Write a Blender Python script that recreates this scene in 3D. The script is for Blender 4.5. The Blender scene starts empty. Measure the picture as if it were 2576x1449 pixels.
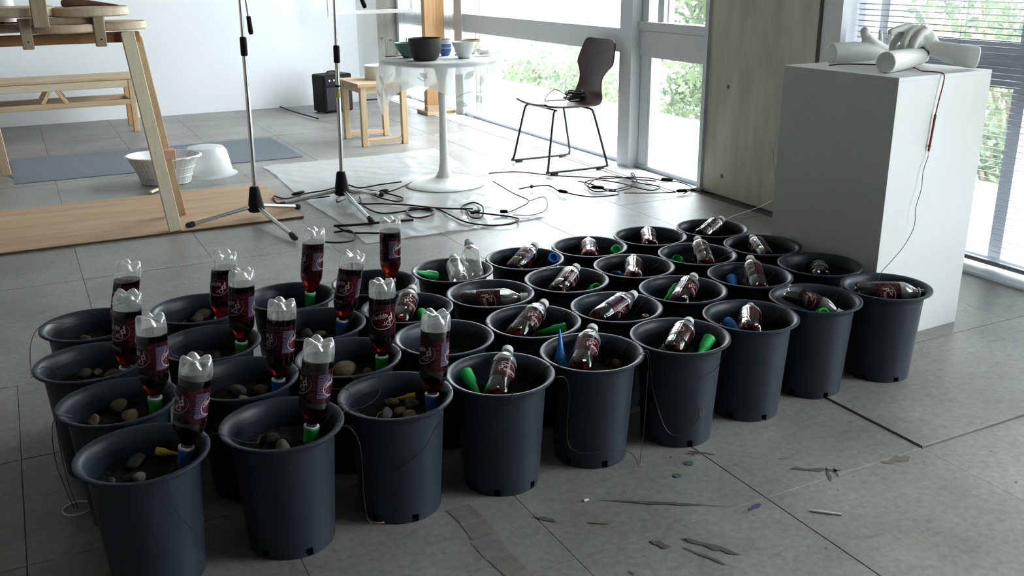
import bpy, bmesh, math, random
from mathutils import Vector, Matrix, Quaternion
import numpy as np

random.seed(7)
scene = bpy.context.scene
COL = scene.collection
PI = math.pi

# ------------------------------------------------------------------ camera
EYE = Vector((0, 0, 1.2157))
C_R = Vector((0.88964224, -0.45657551, -0.00868783))
C_U = Vector((0.15291475, 0.27992169, 0.94776628))
C_F = Vector((0.43029497, 0.84450142, -0.31884729))
cam_d = bpy.data.cameras.new('camera')
cam_d.sensor_width = 36.0
cam_d.lens = 33.602
cam_d.clip_start = 0.05
cam_d.clip_end = 300
cam = bpy.data.objects.new('camera', cam_d)
COL.objects.link(cam)
mw = Matrix.Identity(4)
for i, v in enumerate((C_R, C_U, -C_F)):
    for j in range(3):
        mw[j][i] = v[j]
mw.translation = EYE
cam.matrix_world = mw
scene.camera = cam

# ------------------------------------------------------------------ sky and exposure
world = bpy.data.worlds.new('overcast_sky')
scene.world = world
world.use_nodes = True
bg = world.node_tree.nodes['Background']
bg.inputs['Color'].default_value = (0.90, 0.95, 1.0, 1)
bg.inputs['Strength'].default_value = 17.3
vs = scene.view_settings
vs.view_transform = 'Standard'
vs.look = 'None'
vs.exposure = 0.0
vs.gamma = 1.0
vs.use_curve_mapping = False
scene.cycles.max_bounces = 7
scene.cycles.diffuse_bounces = 4
scene.cycles.glossy_bounces = 3
scene.cycles.transmission_bounces = 6
scene.cycles.transparent_max_bounces = 10
scene.cycles.caustics_reflective = False
scene.cycles.caustics_refractive = False


CEIL = 2.9

# ------------------------------------------------------------------ materials
MATS = {}


def nodes_of(m):
    m.use_nodes = True
    return m.node_tree.nodes, m.node_tree.links


def mat(name, col, rough=0.6, metal=0.0, var=0.0, scale=8.0, bump=0.0, bscale=60.0, col2=None, stretch=None,
        coord='Object', spec=0.5, trans=0.0, ior=1.45, sheen=0.0, subsurf=0.0, alpha=1.0):
    if name in MATS:
        return MATS[name]
    m = bpy.data.materials.new(name)
    N, L = nodes_of(m)
    b = N['Principled BSDF']
    b.inputs['Base Color'].default_value = (*col, 1)
    b.inputs['Roughness'].default_value = rough
    b.inputs['Metallic'].default_value = metal
    b.inputs['Specular IOR Level'].default_value = spec
    b.inputs['Transmission Weight'].default_value = trans
    b.inputs['IOR'].default_value = ior
    b.inputs['Alpha'].default_value = alpha
    if subsurf:
        b.inputs['Subsurface Weight'].default_value = subsurf
        b.inputs['Subsurface Radius'].default_value = (0.01, 0.01, 0.01)
    if var or col2 or bump:
        if coord == 'World':
            g = N.new('ShaderNodeNewGeometry')
            src = g.outputs['Position']
        else:
            t = N.new('ShaderNodeTexCoord')
            src = t.outputs[coord]
        if stretch:
            mp = N.new('ShaderNodeMapping')
            mp.inputs['Scale'].default_value = stretch
            L.new(src, mp.inputs['Vector'])
            src = mp.outputs['Vector']
        if var or col2:
            n = N.new('ShaderNodeTexNoise')
            n.inputs['Scale'].default_value = scale
            n.inputs['Detail'].default_value = 6
            n.inputs['Roughness'].default_value = 0.6
            L.new(src, n.inputs['Vector'])
            r = N.new('ShaderNodeValToRGB')
            r.color_ramp.elements[0].position = 0.35
            r.color_ramp.elements[1].position = 0.68
            c2 = col2 or tuple(min(1, c * (1 + var)) for c in col)
            c1 = col if col2 else tuple(c * (1 - var) for c in col)
            r.color_ramp.elements[0].color = (*c1, 1)
            r.color_ramp.elements[1].color = (*c2, 1)
            L.new(n.outputs['Fac'], r.inputs['Fac'])
            L.new(r.outputs['Color'], b.inputs['Base Color'])
        if bump:
            n2 = N.new('ShaderNodeTexNoise')
            n2.inputs['Scale'].default_value = bscale
            n2.inputs['Detail'].default_value = 5
            L.new(src, n2.inputs['Vector'])
            bp = N.new('ShaderNodeBump')
            bp.inputs['Strength'].default_value = bump
            bp.inputs['Distance'].default_value = 0.01
            L.new(n2.outputs['Fac'], bp.inputs['Height'])
            L.new(bp.outputs['Normal'], b.inputs['Normal'])
    MATS[name] = m
    return m


def glass_mat(name, tint=(1, 1, 1), refl=0.06, edge=0.5, milk=0.0, rough=0.02):
    """thin clear film: light passes straight through, edges and highlights reflect"""
    if name in MATS:
        return MATS[name]
    m = bpy.data.materials.new(name)
    N, L = nodes_of(m)
    N.remove(N['Principled BSDF'])
    out = N['Material Output']
    tr = N.new('ShaderNodeBsdfTransparent')
    tr.inputs['Color'].default_value = (*tint, 1)
    gl = N.new('ShaderNodeBsdfGlossy')
    gl.inputs['Roughness'].default_value = rough
    gl.inputs['Color'].default_value = (1, 1, 1, 1)
    lw = N.new('ShaderNodeLayerWeight')
    lw.inputs['Blend'].default_value = 0.25
    mr = N.new('ShaderNodeMapRange')
    mr.inputs['To Min'].default_value = refl
    mr.inputs['To Max'].default_value = edge
    L.new(lw.outputs['Facing'], mr.inputs['Value'])
    mx = N.new('ShaderNodeMixShader')
    L.new(mr.outputs['Result'], mx.inputs['Fac'])
    L.new(tr.outputs['BSDF'], mx.inputs[1])
    L.new(gl.outputs['BSDF'], mx.inputs[2])
    last = mx
    if milk:
        df = N.new('ShaderNodeBsdfTranslucent')
        df.inputs['Color'].default_value = (0.9, 0.92, 0.92, 1)
        d2 = N.new('ShaderNodeBsdfDiffuse')
        d2.inputs['Color'].default_value = (0.9, 0.92, 0.92, 1)
        ad = N.new('ShaderNodeMixShader')
        ad.inputs['Fac'].default_value = 0.5
        L.new(df.outputs['BSDF'], ad.inputs[1])
        L.new(d2.outputs['BSDF'], ad.inputs[2])
        m2 = N.new('ShaderNodeMixShader')
        m2.inputs['Fac'].default_value = milk
        L.new(mx.outputs['Shader'], m2.inputs[1])
        L.new(ad.outputs['Shader'], m2.inputs[2])
        last = m2
    L.new(last.outputs['Shader'], out.inputs['Surface'])
    MATS[name] = m
    return m


def leaf_mat(name, c1, c2):
    m = bpy.data.materials.new(name)
    N, L = nodes_of(m)
    N.remove(N['Principled BSDF'])
    g = N.new('ShaderNodeNewGeometry')
    n = N.new('ShaderNodeTexNoise')
    n.inputs['Scale'].default_value = 2.5
    L.new(g.outputs['Position'], n.inputs['Vector'])
    r = N.new('ShaderNodeValToRGB')
    r.color_ramp.elements[0].position = 0.35
    r.color_ramp.elements[1].position = 0.65
    r.color_ramp.elements[0].color = (*c1, 1)
    r.color_ramp.elements[1].color = (*c2, 1)
    L.new(n.outputs['Fac'], r.inputs['Fac'])
    a = N.new('ShaderNodeBsdfDiffuse')
    b = N.new('ShaderNodeBsdfTranslucent')
    L.new(r.outputs['Color'], a.inputs['Color'])
    L.new(r.outputs['Color'], b.inputs['Color'])
    mx = N.new('ShaderNodeMixShader')
    mx.inputs['Fac'].default_value = 0.45
    L.new(a.outputs['BSDF'], mx.inputs[1])
    L.new(b.outputs['BSDF'], mx.inputs[2])
    L.new(mx.outputs['Shader'], N['Material Output'].inputs['Surface'])
    return m


def floor_mat():
    m = bpy.data.materials.new('stained_concrete_tile')
    N, L = nodes_of(m)
    b = N['Principled BSDF']
    g = N.new('ShaderNodeNewGeometry')
    oi = N.new('ShaderNodeObjectInfo')

    def noise(scale, detail=6, st=None):
        n = N.new('ShaderNodeTexNoise')
        n.inputs['Scale'].default_value = scale
        n.inputs['Detail'].default_value = detail
        n.inputs['Roughness'].default_value = 0.62
        if st:
            mp = N.new('ShaderNodeMapping')
            mp.inputs['Scale'].default_value = st
            L.new(g.outputs['Position'], mp.inputs['Vector'])
            L.new(mp.outputs['Vector'], n.inputs['Vector'])
        else:
            L.new(g.outputs['Position'], n.inputs['Vector'])
        return n
    n1 = noise(2.2)
    r1 = N.new('ShaderNodeValToRGB')
    r1.color_ramp.elements[0].position = 0.3
    r1.color_ramp.elements[1].position = 0.72
    r1.color_ramp.elements[0].color = (0.178, 0.174, 0.158, 1)
    r1.color_ramp.elements[1].color = (0.312, 0.308, 0.290, 1)
    L.new(n1.outputs['Fac'], r1.inputs['Fac'])
    # dark scuffs
    n2 = noise(9, 8, (1.0, 2.2, 1.0))
    r2 = N.new('ShaderNodeValToRGB')
    r2.color_ramp.elements[0].position = 0.60
    r2.color_ramp.elements[1].position = 0.74
    r2.color_ramp.elements[0].color = (1, 1, 1, 1)
    r2.color_ramp.elements[1].color = (0.62, 0.62, 0.62, 1)
    L.new(n2.outputs['Fac'], r2.inputs['Fac'])
    n3 = noise(55, 4)
    r3 = N.new('ShaderNodeValToRGB')
    r3.color_ramp.elements[0].position = 0.3
    r3.color_ramp.elements[1].position = 0.72
    r3.color_ramp.elements[0].color = (0.76, 0.76, 0.75, 1)
    r3.color_ramp.elements[1].color = (1.14, 1.14, 1.15, 1)
    L.new(n3.outputs['Fac'], r3.inputs['Fac'])
    mr = N.new('ShaderNodeMapRange')
    mr.inputs['To Min'].default_value = 0.9
    mr.inputs['To Max'].default_value = 1.1
    L.new(oi.outputs['Random'], mr.inputs['Value'])

    def mul(a, bb):
        x = N.new('ShaderNodeMix')
        x.data_type = 'RGBA'
        x.blend_type = 'MULTIPLY'
        x.inputs['Factor'].default_value = 1
        L.new(a, x.inputs['A'])
        L.new(bb, x.inputs['B'])
        return x.outputs['Result']
    c = mul(mul(mul(r1.outputs['Color'], r2.outputs['Color']), r3.outputs['Color']), mr.outputs['Result'])
    L.new(c, b.inputs['Base Color'])
    b.inputs['Roughness'].default_value = 0.40
    b.inputs['Specular IOR Level'].default_value = 0.5
    bp = N.new('ShaderNodeBump')
    bp.inputs['Strength'].default_value = 0.12
    bp.inputs['Distance'].default_value = 0.004
    L.new(n3.outputs['Fac'], bp.inputs['Height'])
    L.new(bp.outputs['Normal'], b.inputs['Normal'])
    return m


def text_label_mat():
    pass


M_FLOOR = floor_mat()
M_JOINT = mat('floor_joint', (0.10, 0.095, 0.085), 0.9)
M_WHITEWALL = mat('white_painted_wall', (0.86, 0.89, 0.92), 0.75, var=0.02, scale=1.5, bump=0.02)
M_CONC = mat('board_marked_concrete', (0.50, 0.48, 0.40), 0.75, col2=(0.68, 0.66, 0.57), scale=3.0, stretch=(2.6, 2.6, 0.7),
             bump=0.08, bscale=12, coord='World')
M_CONC2 = mat('ceiling_concrete', (0.36, 0.35, 0.33), 0.85, var=0.1, scale=2)
M_DARKWALL = mat('grey_interior_wall', (0.36, 0.35, 0.34), 0.85, var=0.05, scale=2)
M_ALU = mat('window_aluminium', (0.64, 0.67, 0.70), 0.45, 0.15)
M_ALUW = mat('white_window_frame', (0.80, 0.82, 0.84), 0.45)
M_TRANSOM = mat('grey_transom', (0.68, 0.70, 0.72), 0.5)
M_GLASS = glass_mat('window_glass', (0.97, 0.985, 0.98), 0.04, 0.35)
M_PLY = mat('plywood', (0.40, 0.255, 0.155), 0.6, col2=(0.52, 0.35, 0.225), scale=2.2, stretch=(0.8, 6, 1), bump=0.03)
M_PLYEDGE = mat('plywood_edge', (0.10, 0.065, 0.04), 0.8)
M_CARPET = mat('grey_blue_carpet', (0.125, 0.145, 0.175), 0.95, col2=(0.225, 0.245, 0.275), scale=160, bump=0.5, bscale=300)
M_PINE = mat('pale_pine', (0.52, 0.37, 0.22), 0.55, col2=(0.64, 0.48, 0.31), scale=6, stretch=(8, 8, 0.6), bump=0.02)
M_PINEH = mat('pale_pine_board', (0.48, 0.34, 0.21), 0.55, col2=(0.60, 0.45, 0.30), scale=6, stretch=(0.6, 8, 8), bump=0.02)
M_PALEPINE = mat('bleached_pine', (0.72, 0.62, 0.45), 0.55, col2=(0.82, 0.73, 0.57), scale=6, stretch=(8, 8, 0.6))
M_PALEPINEH = mat('bleached_pine_board', (0.56, 0.47, 0.33), 0.55, col2=(0.66, 0.56, 0.42), scale=6, stretch=(0.6, 8, 8))
M_OLDWOOD = mat('weathered_wood', (0.30, 0.22, 0.15), 0.6, col2=(0.42, 0.32, 0.23), scale=6, stretch=(8, 8, 0.8))
M_ORANGEWOOD = mat('orange_stained_wood', (0.45, 0.24, 0.10), 0.5, col2=(0.58, 0.34, 0.16), scale=4, stretch=(8, 8, 0.6))
M_BEAM = mat('brown_beam_wood', (0.26, 0.13, 0.055), 0.55, col2=(0.38, 0.20, 0.09), scale=5, stretch=(0.7, 8, 8))
M_DISC = mat('turned_wood_disc', (0.50, 0.38, 0.26), 0.5, col2=(0.62, 0.49, 0.36), scale=9, stretch=(3, 10, 1))
M_PINKWOOD = mat('pink_wood', (0.55, 0.31, 0.22), 0.6, var=0.12, scale=10)
M_CHROME = mat('satin_chrome', (0.62, 0.63, 0.63), 0.22, 1.0)
M_BLACKPL = mat('black_plastic', (0.008, 0.008, 0.009), 0.5, spec=0.12)
M_RUBBER = mat('black_rubber', (0.012, 0.012, 0.014), 0.65)
M_CABLE = mat('black_cable', (0.010, 0.009, 0.010), 0.55, spec=0.2)
M_WHITEPL = mat('white_plastic', (0.80, 0.81, 0.80), 0.35)
M_WHITELAM = mat('white_lacquer', (0.78, 0.79, 0.78), 0.3)
M_PLINTH = mat('white_painted_plinth', (0.74, 0.76, 0.76), 0.6, var=0.03, scale=3, bump=0.03, bscale=25)
M_PLASTER = mat('white_plaster', (0.78, 0.79, 0.76), 0.5, var=0.03, scale=14, bump=0.03, bscale=40)
M_POT = mat('dark_grey_pot_plastic', (0.0165, 0.0245, 0.0365), 0.45, var=0.12, scale=5, bump=0.015, bscale=150)
M_SOIL = mat('dark_soil', (0.006, 0.005, 0.004), 0.95, col2=(0.022, 0.017, 0.011), scale=60, bump=0.9, bscale=90)
M_STONE = [mat('brown_stone', (0.085, 0.060, 0.034), 0.8, col2=(0.17, 0.125, 0.075), scale=40, bump=0.25, bscale=60),
           mat('grey_stone', (0.04, 0.037, 0.032), 0.8, col2=(0.085, 0.078, 0.066), scale=40, bump=0.25, bscale=60),
           mat('pale_stone', (0.14, 0.125, 0.09), 0.75, col2=(0.20, 0.185, 0.145), scale=40, bump=0.2, bscale=60)]
M_PET = glass_mat('clear_bottle_plastic', (0.97, 0.975, 0.97), 0.035, 0.35, rough=0.04)
M_PETW = glass_mat('window_haze_bottle_plastic', (0.97, 0.975, 0.97), 0.10, 0.75, milk=0.19, rough=0.035)  # milky white painted in for window light refracted by clear plastic
M_LIQ = mat('dark_red_soda', (0.034, 0.0022, 0.0014), 0.03, trans=1.0, ior=1.34)
M_LABEL = mat('maroon_label', (0.016, 0.004, 0.007), 0.13, col2=(0.032, 0.0055, 0.009), scale=40, spec=0.5)
M_LOGORED = mat('logo_red', (0.055, 0.0045, 0.007), 0.13)
M_LOGOWHITE = mat('logo_white', (0.36, 0.35, 0.35), 0.4, spec=0.25)
M_PRINT = mat('label_lilac_print', (0.17, 0.14, 0.21), 0.4, spec=0.25)
M_PRINTBG = mat('label_purple_panel', (0.03, 0.015, 0.035), 0.4, spec=0.25)
M_PRINTRED = mat('label_orange_print', (0.055, 0.008, 0.006), 0.2)
M_CAPW = mat('white_bottle_cap', (0.72, 0.73, 0.72), 0.4)
M_GREEN = mat('green_spike_plastic', (0.03, 0.62, 0.14), 0.35)
M_BLUE = mat('blue_spike_plastic', (0.025, 0.21, 0.62), 0.35)
M_YELLOW = mat('yellow_spike_plastic', (0.45, 0.34, 0.02), 0.4)
M_WIRE = mat('dark_thin_wire', (0.035, 0.028, 0.030), 0.4)
M_COPPER = mat('bare_copper', (0.70, 0.36, 0.22), 0.35, 0.7)
M_REDWIRE = mat('red_wire', (0.22, 0.02, 0.018), 0.45)
M_SEATPLY = mat('dark_brown_plywood_shell', (0.040, 0.016, 0.012), 0.38, col2=(0.062, 0.026, 0.019), scale=5, stretch=(6, 1, 6))
M_STEELBLK = mat('dark_steel_tube', (0.05, 0.055, 0.055), 0.35, 0.6)
M_BLIND = mat('grey_blind_slat', (0.15, 0.16, 0.19), 0.4)
M_SHEET = glass_mat('plastic_sheet', (0.95, 0.965, 0.98), 0.16, 0.6, milk=0.66, rough=0.16)
M_CLOTH = glass_mat('translucent_tablecloth', (0.95, 0.96, 0.95), 0.05, 0.2, milk=0.62, rough=0.4)
M_CLOTHLEAF = glass_mat('tablecloth_leaf_print', (0.72, 0.74, 0.72), 0.02, 0.1, milk=0.35, rough=0.4)
M_CURTAIN = glass_mat('sheer_curtain', (0.45, 0.46, 0.47), 0.02, 0.05, milk=0.45, rough=0.5)


# ------------------------------------------------------------------ mesh builder
class MB:
    def __init__(s):
        s.v = []
        s.f = []

    def add(s, vs, fs):
        o = len(s.v)
        s.v += [tuple(v) for v in vs]
        s.f += [tuple(i + o for i in f) for f in fs]
        return s

    def box(s, x0, x1, y0, y1, z0, z1, mtx=None):
        vs = [Vector((x, y, z)) for z in (z0, z1) for y in (y0, y1) for x in (x0, x1)]
        if mtx:
            vs = [mtx @ v for v in vs]
        return s.add(vs, [(0, 2, 3, 1), (4, 5, 7, 6), (0, 1, 5, 4), (2, 6, 7, 3), (0, 4, 6, 2), (1, 3, 7, 5)])

    def bevbox(s, x0, x1, y0, y1, z0, z1, b=0.003, mtx=None):
        bm = bmesh.new()
        bmesh.ops.create_cube(bm, size=1)
        for v in bm.verts:
            v.co = Vector(((x0 + x1) / 2 + v.co.x * (x1 - x0), (y0 + y1) / 2 + v.co.y * (y1 - y0), (z0 + z1) / 2 + v.co.z * (z1 - z0)))
        bmesh.ops.bevel(bm, geom=bm.edges[:], offset=b, segments=1, affect='EDGES')
        bm.verts.ensure_lookup_table()
        vs = [mtx @ v.co if mtx else v.co.copy() for v in bm.verts]
        fs = [[v.index for v in f.verts] for f in bm.faces]
        bm.free()
        return s.add(vs, fs)

    def bar(s, p0, p1, w, t, up=(0, 0, 1), b=0.002):
        """square timber from p0 to p1: w across, t thick"""
        p0, p1 = Vector(p0), Vector(p1)
        z = (p1 - p0).normalized()
        x = Vector(up).cross(z)
        if x.length < 1e-4:
            x = Vector((1, 0, 0))
        x.normalize()
        y = z.cross(x)
        m = Matrix((x, y, z)).transposed().to_4x4()
        m.translation = p0
        return s.bevbox(-w / 2, w / 2, -t / 2, t / 2, 0, (p1 - p0).length, b, m)

    def lathe(s, prof, n=32, mtx=None, skip=None, a0=0.0):
        vs, fs = [], []
        idx = []
        for (r, z) in prof:
            if r < 1e-6:
                idx.append([len(vs)] * n)
                vs.append(Vector((0, 0, z)))
            else:
                idx.append(list(range(len(vs), len(vs) + n)))
                for k in range(n):
                    a = a0 + 2 * PI * k / n
                    vs.append(Vector((r * math.cos(a), r * math.sin(a), z)))
        for i in range(len(prof) - 1):
            for k in range(n):
                if skip and skip(i, k):
                    continue
                a, b, c, d = idx[i][k], idx[i][(k + 1) % n], idx[i + 1][(k + 1) % n], idx[i + 1][k]
                q = []
                for t in (a, b, c, d):
                    if t not in q:
                        q.append(t)
                if len(q) > 2:
                    fs.append(q)
        if mtx:
            vs = [mtx @ v for v in vs]
        return s.add(vs, fs)

    def tube(s, pts, r, n=8, caps=True, closed=False):
        pts = [Vector(p) for p in pts]
        m = len(pts)
        rad = r if hasattr(r, '__len__') else [r] * m
        vs, fs = [], []
        t0 = (pts[1] - pts[0]).normalized()
        ref = Vector((0, 0, 1)) if abs(t0.z) < 0.9 else Vector((1, 0, 0))
        x = ref.cross(t0).normalized()
        for i in range(m):
            a = pts[max(i - 1, 0)] if not closed else pts[(i - 1) % m]
            b = pts[min(i + 1, m - 1)] if not closed else pts[(i + 1) % m]
            t = (b - a)
            t = t.normalized() if t.length > 1e-9 else t0
            x = (x - t * x.dot(t))
            x = x.normalized() if x.length > 1e-6 else t.orthogonal().normalized()
            y = t.cross(x)
            for k in range(n):
                an = 2 * PI * k / n
                vs.append(pts[i] + (x * math.cos(an) + y * math.sin(an)) * rad[i])
        for i in range(m if closed else m - 1):
            for k in range(n):
                j = (i + 1) % m
                fs.append((i * n + k, i * n + (k + 1) % n, j * n + (k + 1) % n, j * n + k))
        if caps and not closed:
            fs.append(tuple(range(n - 1, -1, -1)))
            fs.append(tuple((m - 1) * n + k for k in range(n)))
        return s.add(vs, fs)

    def cyl(s, p0, p1, r0, r1=None, n=16):
        return s.tube([p0, p1], [r0, r1 if r1 is not None else r0], n)

    def ball(s, c, r, n=12, sx=1, sy=1, sz=1):
        pr = [(math.sin(PI * i / n) * r, -math.cos(PI * i / n) * r) for i in range(n + 1)]
        pr[0] = (0, -r)
        pr[-1] = (0, r)
        m = Matrix.Translation(Vector(c)) @ Matrix.Diagonal((sx, sy, sz, 1))
        return s.lathe(pr, n * 2 if n < 10 else n + 4, m)

    def mesh(s, name, smooth=True, ang=35):
        me = bpy.data.meshes.new(name)
        me.from_pydata(s.v, [], s.f)
        me.validate()
        bm = bmesh.new()
        bm.from_mesh(me)
        bmesh.ops.recalc_face_normals(bm, faces=bm.faces[:])
        bm.to_mesh(me)
        bm.free()
        if smooth:
            for p in me.polygons:
                p.use_smooth = True
            me.set_sharp_from_angle(angle=math.radians(ang))
        return me

    def build(s, name, m, parent=None, smooth=True, ang=35, **kw):
        return obj(name, s.mesh(name, smooth, ang), m, parent, **kw)


def obj(name, me, m, parent=None, label=None, cat=None, group=None, kind=None, mtx=None):
    if m is not None and not me.materials:
        me.materials.append(m)
    o = bpy.data.objects.new(name, me)
    COL.objects.link(o)
    if parent is not None:
        o.parent = parent
    if mtx is not None:
        o.matrix_basis = mtx
    tag(o, label, cat, group, kind)
    return o


def tag(o, label=None, cat=None, group=None, kind=None):
    if label:
        o['label'] = label
    if cat:
        o['category'] = cat
    if group:
        o['group'] = group
    if kind:
        o['kind'] = kind
    return o


def thing(name, label, cat, loc=(0, 0, 0), rz=0.0, group=None, mtx=None):
    o = bpy.data.objects.new(name, None)
    o.empty_display_size = 0.05
    COL.objects.link(o)
    if mtx is not None:
        o.matrix_basis = mtx
    else:
        o.location = loc
        o.rotation_euler = (0, 0, rz)
    return tag(o, label, cat, group)


def struct(name, mb, m, parent=None, smooth=False, label=None):
    o = mb.build(name, m, parent, smooth)
    if parent is None:
        o['kind'] = 'structure'
    if label:
        o['label'] = label
    return o


def frame(origin, z, face):
    """matrix with local z along z, local -y facing 'face'"""
    z = Vector(z).normalized()
    f = Vector(face)
    f = (f - z * f.dot(z)).normalized()
    y = -f
    x = y.cross(z)
    m = Matrix((x, y, z)).transposed().to_4x4()
    m.translation = Vector(origin)
    return m


def smooth_path(pts, sub=6, closed=False):
    P = [Vector(p) for p in pts]
    n = len(P)
    out = []
    rng = range(n) if closed else range(n - 1)
    for i in rng:
        p1, p2 = P[i], P[(i + 1) % n]
        p0 = P[(i - 1) % n] if closed or i > 0 else p1 * 2 - p2
        p3 = P[(i + 2) % n] if closed or i + 2 < n else p2 * 2 - p1
        for k in range(sub):
            t = k / sub
            out.append(0.5 * ((2 * p1) + (p2 - p0) * t + (2 * p0 - 5 * p1 + 4 * p2 - p3) * t * t + (3 * p1 - p0 - 3 * p2 + p3) * t ** 3))
    if not closed:
        out.append(P[-1])
    return out


def fused(mb, voxel, iters=6):
    """several closed solids melted into one continuous skin"""
    me = mb.mesh('tmp', False)
    o = bpy.data.objects.new('tmp', me)
    COL.objects.link(o)
    r = o.modifiers.new('r', 'REMESH')
    r.mode = 'VOXEL'
    r.voxel_size = voxel
    r.use_smooth_shade = True
    sm = o.modifiers.new('s', 'SMOOTH')
    sm.factor = 0.5
    sm.iterations = iters
    dg = bpy.context.evaluated_depsgraph_get()
    out = bpy.data.meshes.new_from_object(o.evaluated_get(dg))
    bpy.data.objects.remove(o)
    for p in out.polygons:
        p.use_smooth = True
    return out


# ------------------------------------------------------------------ room shell
def in_view(p, margin=0.12):
    d = Vector(p) - EYE
    z = d.dot(C_F)
    if z < 0.3:
        return False
    f = 33.602 / 36
    u = d.dot(C_R) / z * f
    v = d.dot(C_U) / z * f
    return abs(u) < 0.5 + margin and abs(v) < 0.28125 + margin


floor = struct('floor', MB().box(-5, 3.9, -4, 9.3, -0.2, -0.012), M_JOINT)
T = 0.53
tile_me = MB().bevbox(-T / 2 + 0.0008, T / 2 - 0.0008, -T / 2 + 0.0008, T / 2 - 0.0008, -0.015, 0, 0.0005).mesh('tile', False)
tile_me.materials.append(M_FLOOR)
far_tiles = MB()
j = -11
y = 1.52 + j * T
while y < 8.95:
    yc = y + T / 2
    off = 0.0 if yc < 3.0 else 0.5
    for i in range(-12, 7):
        xc = 0.395 + (i + off) * T + T / 2
        if xc < -5 or xc > 3.42:
            continue
        if yc - T / 2 > 8.9:
            continue
        if in_view((xc, yc, 0)):
            o = obj('tile', tile_me, M_FLOOR, floor)
            o.location = (xc, yc, random.uniform(-0.0008, 0.0008))
            if abs(xc - 2.25) < 0.1 and abs(yc - 1.785) < 0.1:      # one lifted tile with an open joint
                o.location = (xc + 0.004, yc + 0.002, 0.0045)
        else:
            far_tiles.box(xc - T / 2 + 0.002, xc + T / 2 - 0.002, yc - T / 2 + 0.002, yc + T / 2 - 0.002, -0.012, 0)
    y += T
far_tiles.build('outlying_tiles', M_FLOOR, floor, False, kind='stuff')

# stains and paint on the floor (flat marks)
def blot(cx, cy, pts, name, m, z=0.0008):
    mb = MB()
    mb.add([(cx + a, cy + b, z) for a, b in pts], [tuple(range(len(pts)))])
    return mb.build(name, m, floor, False)


M_STAIN_D = mat('dark_scuff', (0.085, 0.085, 0.086), 0.6)
M_STAIN_T = mat('teal_paint', (0.06, 0.12, 0.13), 0.5)
M_STAIN_B = mat('blue_paint', (0.06, 0.075, 0.16), 0.5)
M_STAIN_R = mat('rust_stain', (0.17, 0.145, 0.115), 0.8)
M_STAIN_G = mat('grime_strip', (0.13, 0.125, 0.11), 0.8, col2=(0.2, 0.19, 0.17), scale=30)


def streak(x0, y0, x1, y1, w, m, name='paint_streak', wob=0.5):
    a, b = Vector((x0, y0)), Vector((x1, y1))
    d = b - a
    n = Vector((-d.y, d.x)).normalized()
    up, dn = [], []
    K = 9
    for k in range(K + 1):
        t = k / K
        e = math.sin(PI * t) ** 0.6 * w * (1 + random.uniform(-wob, wob)) / 2
        p = a + d * t + n * random.uniform(-0.2, 0.2) * w
        up.append(p + n * e)
        dn.append(p - n * e)
    pts = up + dn[::-1]
    mb = MB()
    for k in range(K):
        q = [up[k], up[k + 1], dn[k + 1], dn[k]]
        mb.add([(p.x, p.y, 0.0012) for p in q], [(0, 1, 2, 3)])
    return mb.build(name, m, floor, False)


def disc_blot(x, y, rx, ry, m, name='paint_spot'):
    pts = []
    for k in range(14):
        a = 2 * PI * k / 14
        e = 1 + random.uniform(-0.15, 0.15)
        pts.append((rx * e * math.cos(a), ry * e * math.sin(a)))
    return blot(x, y, pts, name, m, 0.0012)


for x, y in ((1.395, 1.742), (1.330, 1.705)):
    disc_blot(x, y, 0.012, 0.012, M_STAIN_T)
streak(1.60, 1.60, 1.715, 1.53, 0.016, M_STAIN_D)
streak(1.69, 1.565, 1.645, 1.50, 0.007, M_STAIN_D)
streak(1.705, 1.555, 1.68, 1.51, 0.006, M_STAIN_D)
streak(1.17, 1.475, 1.25, 1.36, 0.016, M_STAIN_D)
streak(1.15, 1.45, 1.20, 1.34, 0.007, M_STAIN_D)
streak(1.10, 1.50, 1.13, 1.455, 0.02, M_STAIN_D)
streak(1.38, 1.495, 1.425, 1.505, 0.012, M_STAIN_B)
streak(1.09, 1.70, 1.40, 1.50, 0.008, M_STAIN_D, wob=0.9)
streak(1.43, 1.80, 1.49, 1.74, 0.006, M_STAIN_D)
streak(1.415, 1.79, 1.46, 1.765, 0.005, M_STAIN_D)
streak(2.31, 1.87, 2.40, 1.86, 0.009, M_STAIN_T)
streak(2.24, 1.78, 2.44, 1.81, 0.008, M_STAIN_T)
streak(2.33, 1.69, 2.37, 1.70, 0.006, M_STAIN_T)
streak(2.06, 1.70, 2.12, 1.70, 0.006, M_STAIN_R)
streak(2.12, 1.70, 2.13, 1.63, 0.006, M_STAIN_R)
streak(2.06, 1.64, 2.12, 1.645, 0.005, M_STAIN_R)
streak(1.83, 1.51, 1.92, 1.50, 0.03, M_STAIN_R)
streak(0.92, 1.71, 0.96, 1.665, 0.012, M_STAIN_D)
streak(1.02, 1.63, 1.07, 1.60, 0.01, M_STAIN_R)
for k in range(60):
    x = random.uniform(0.5, 2.9)
    y = random.uniform(1.25, 1.8) if random.random() < 0.75 else random.uniform(3.2, 4.6)
    if random.random() < 0.5:
        disc_blot(x, y, random.uniform(0.001, 0.004), random.uniform(0.001, 0.004), random.choice((M_STAIN_D, M_STAIN_D, M_STAIN_R)))
    else:
        a = random.uniform(0, PI)
        l = random.uniform(0.006, 0.022)
        streak(x, y, x + l * math.cos(a), y + l * math.sin(a), 0.004, random.choice((M_STAIN_D, M_STAIN_R)))
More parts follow.
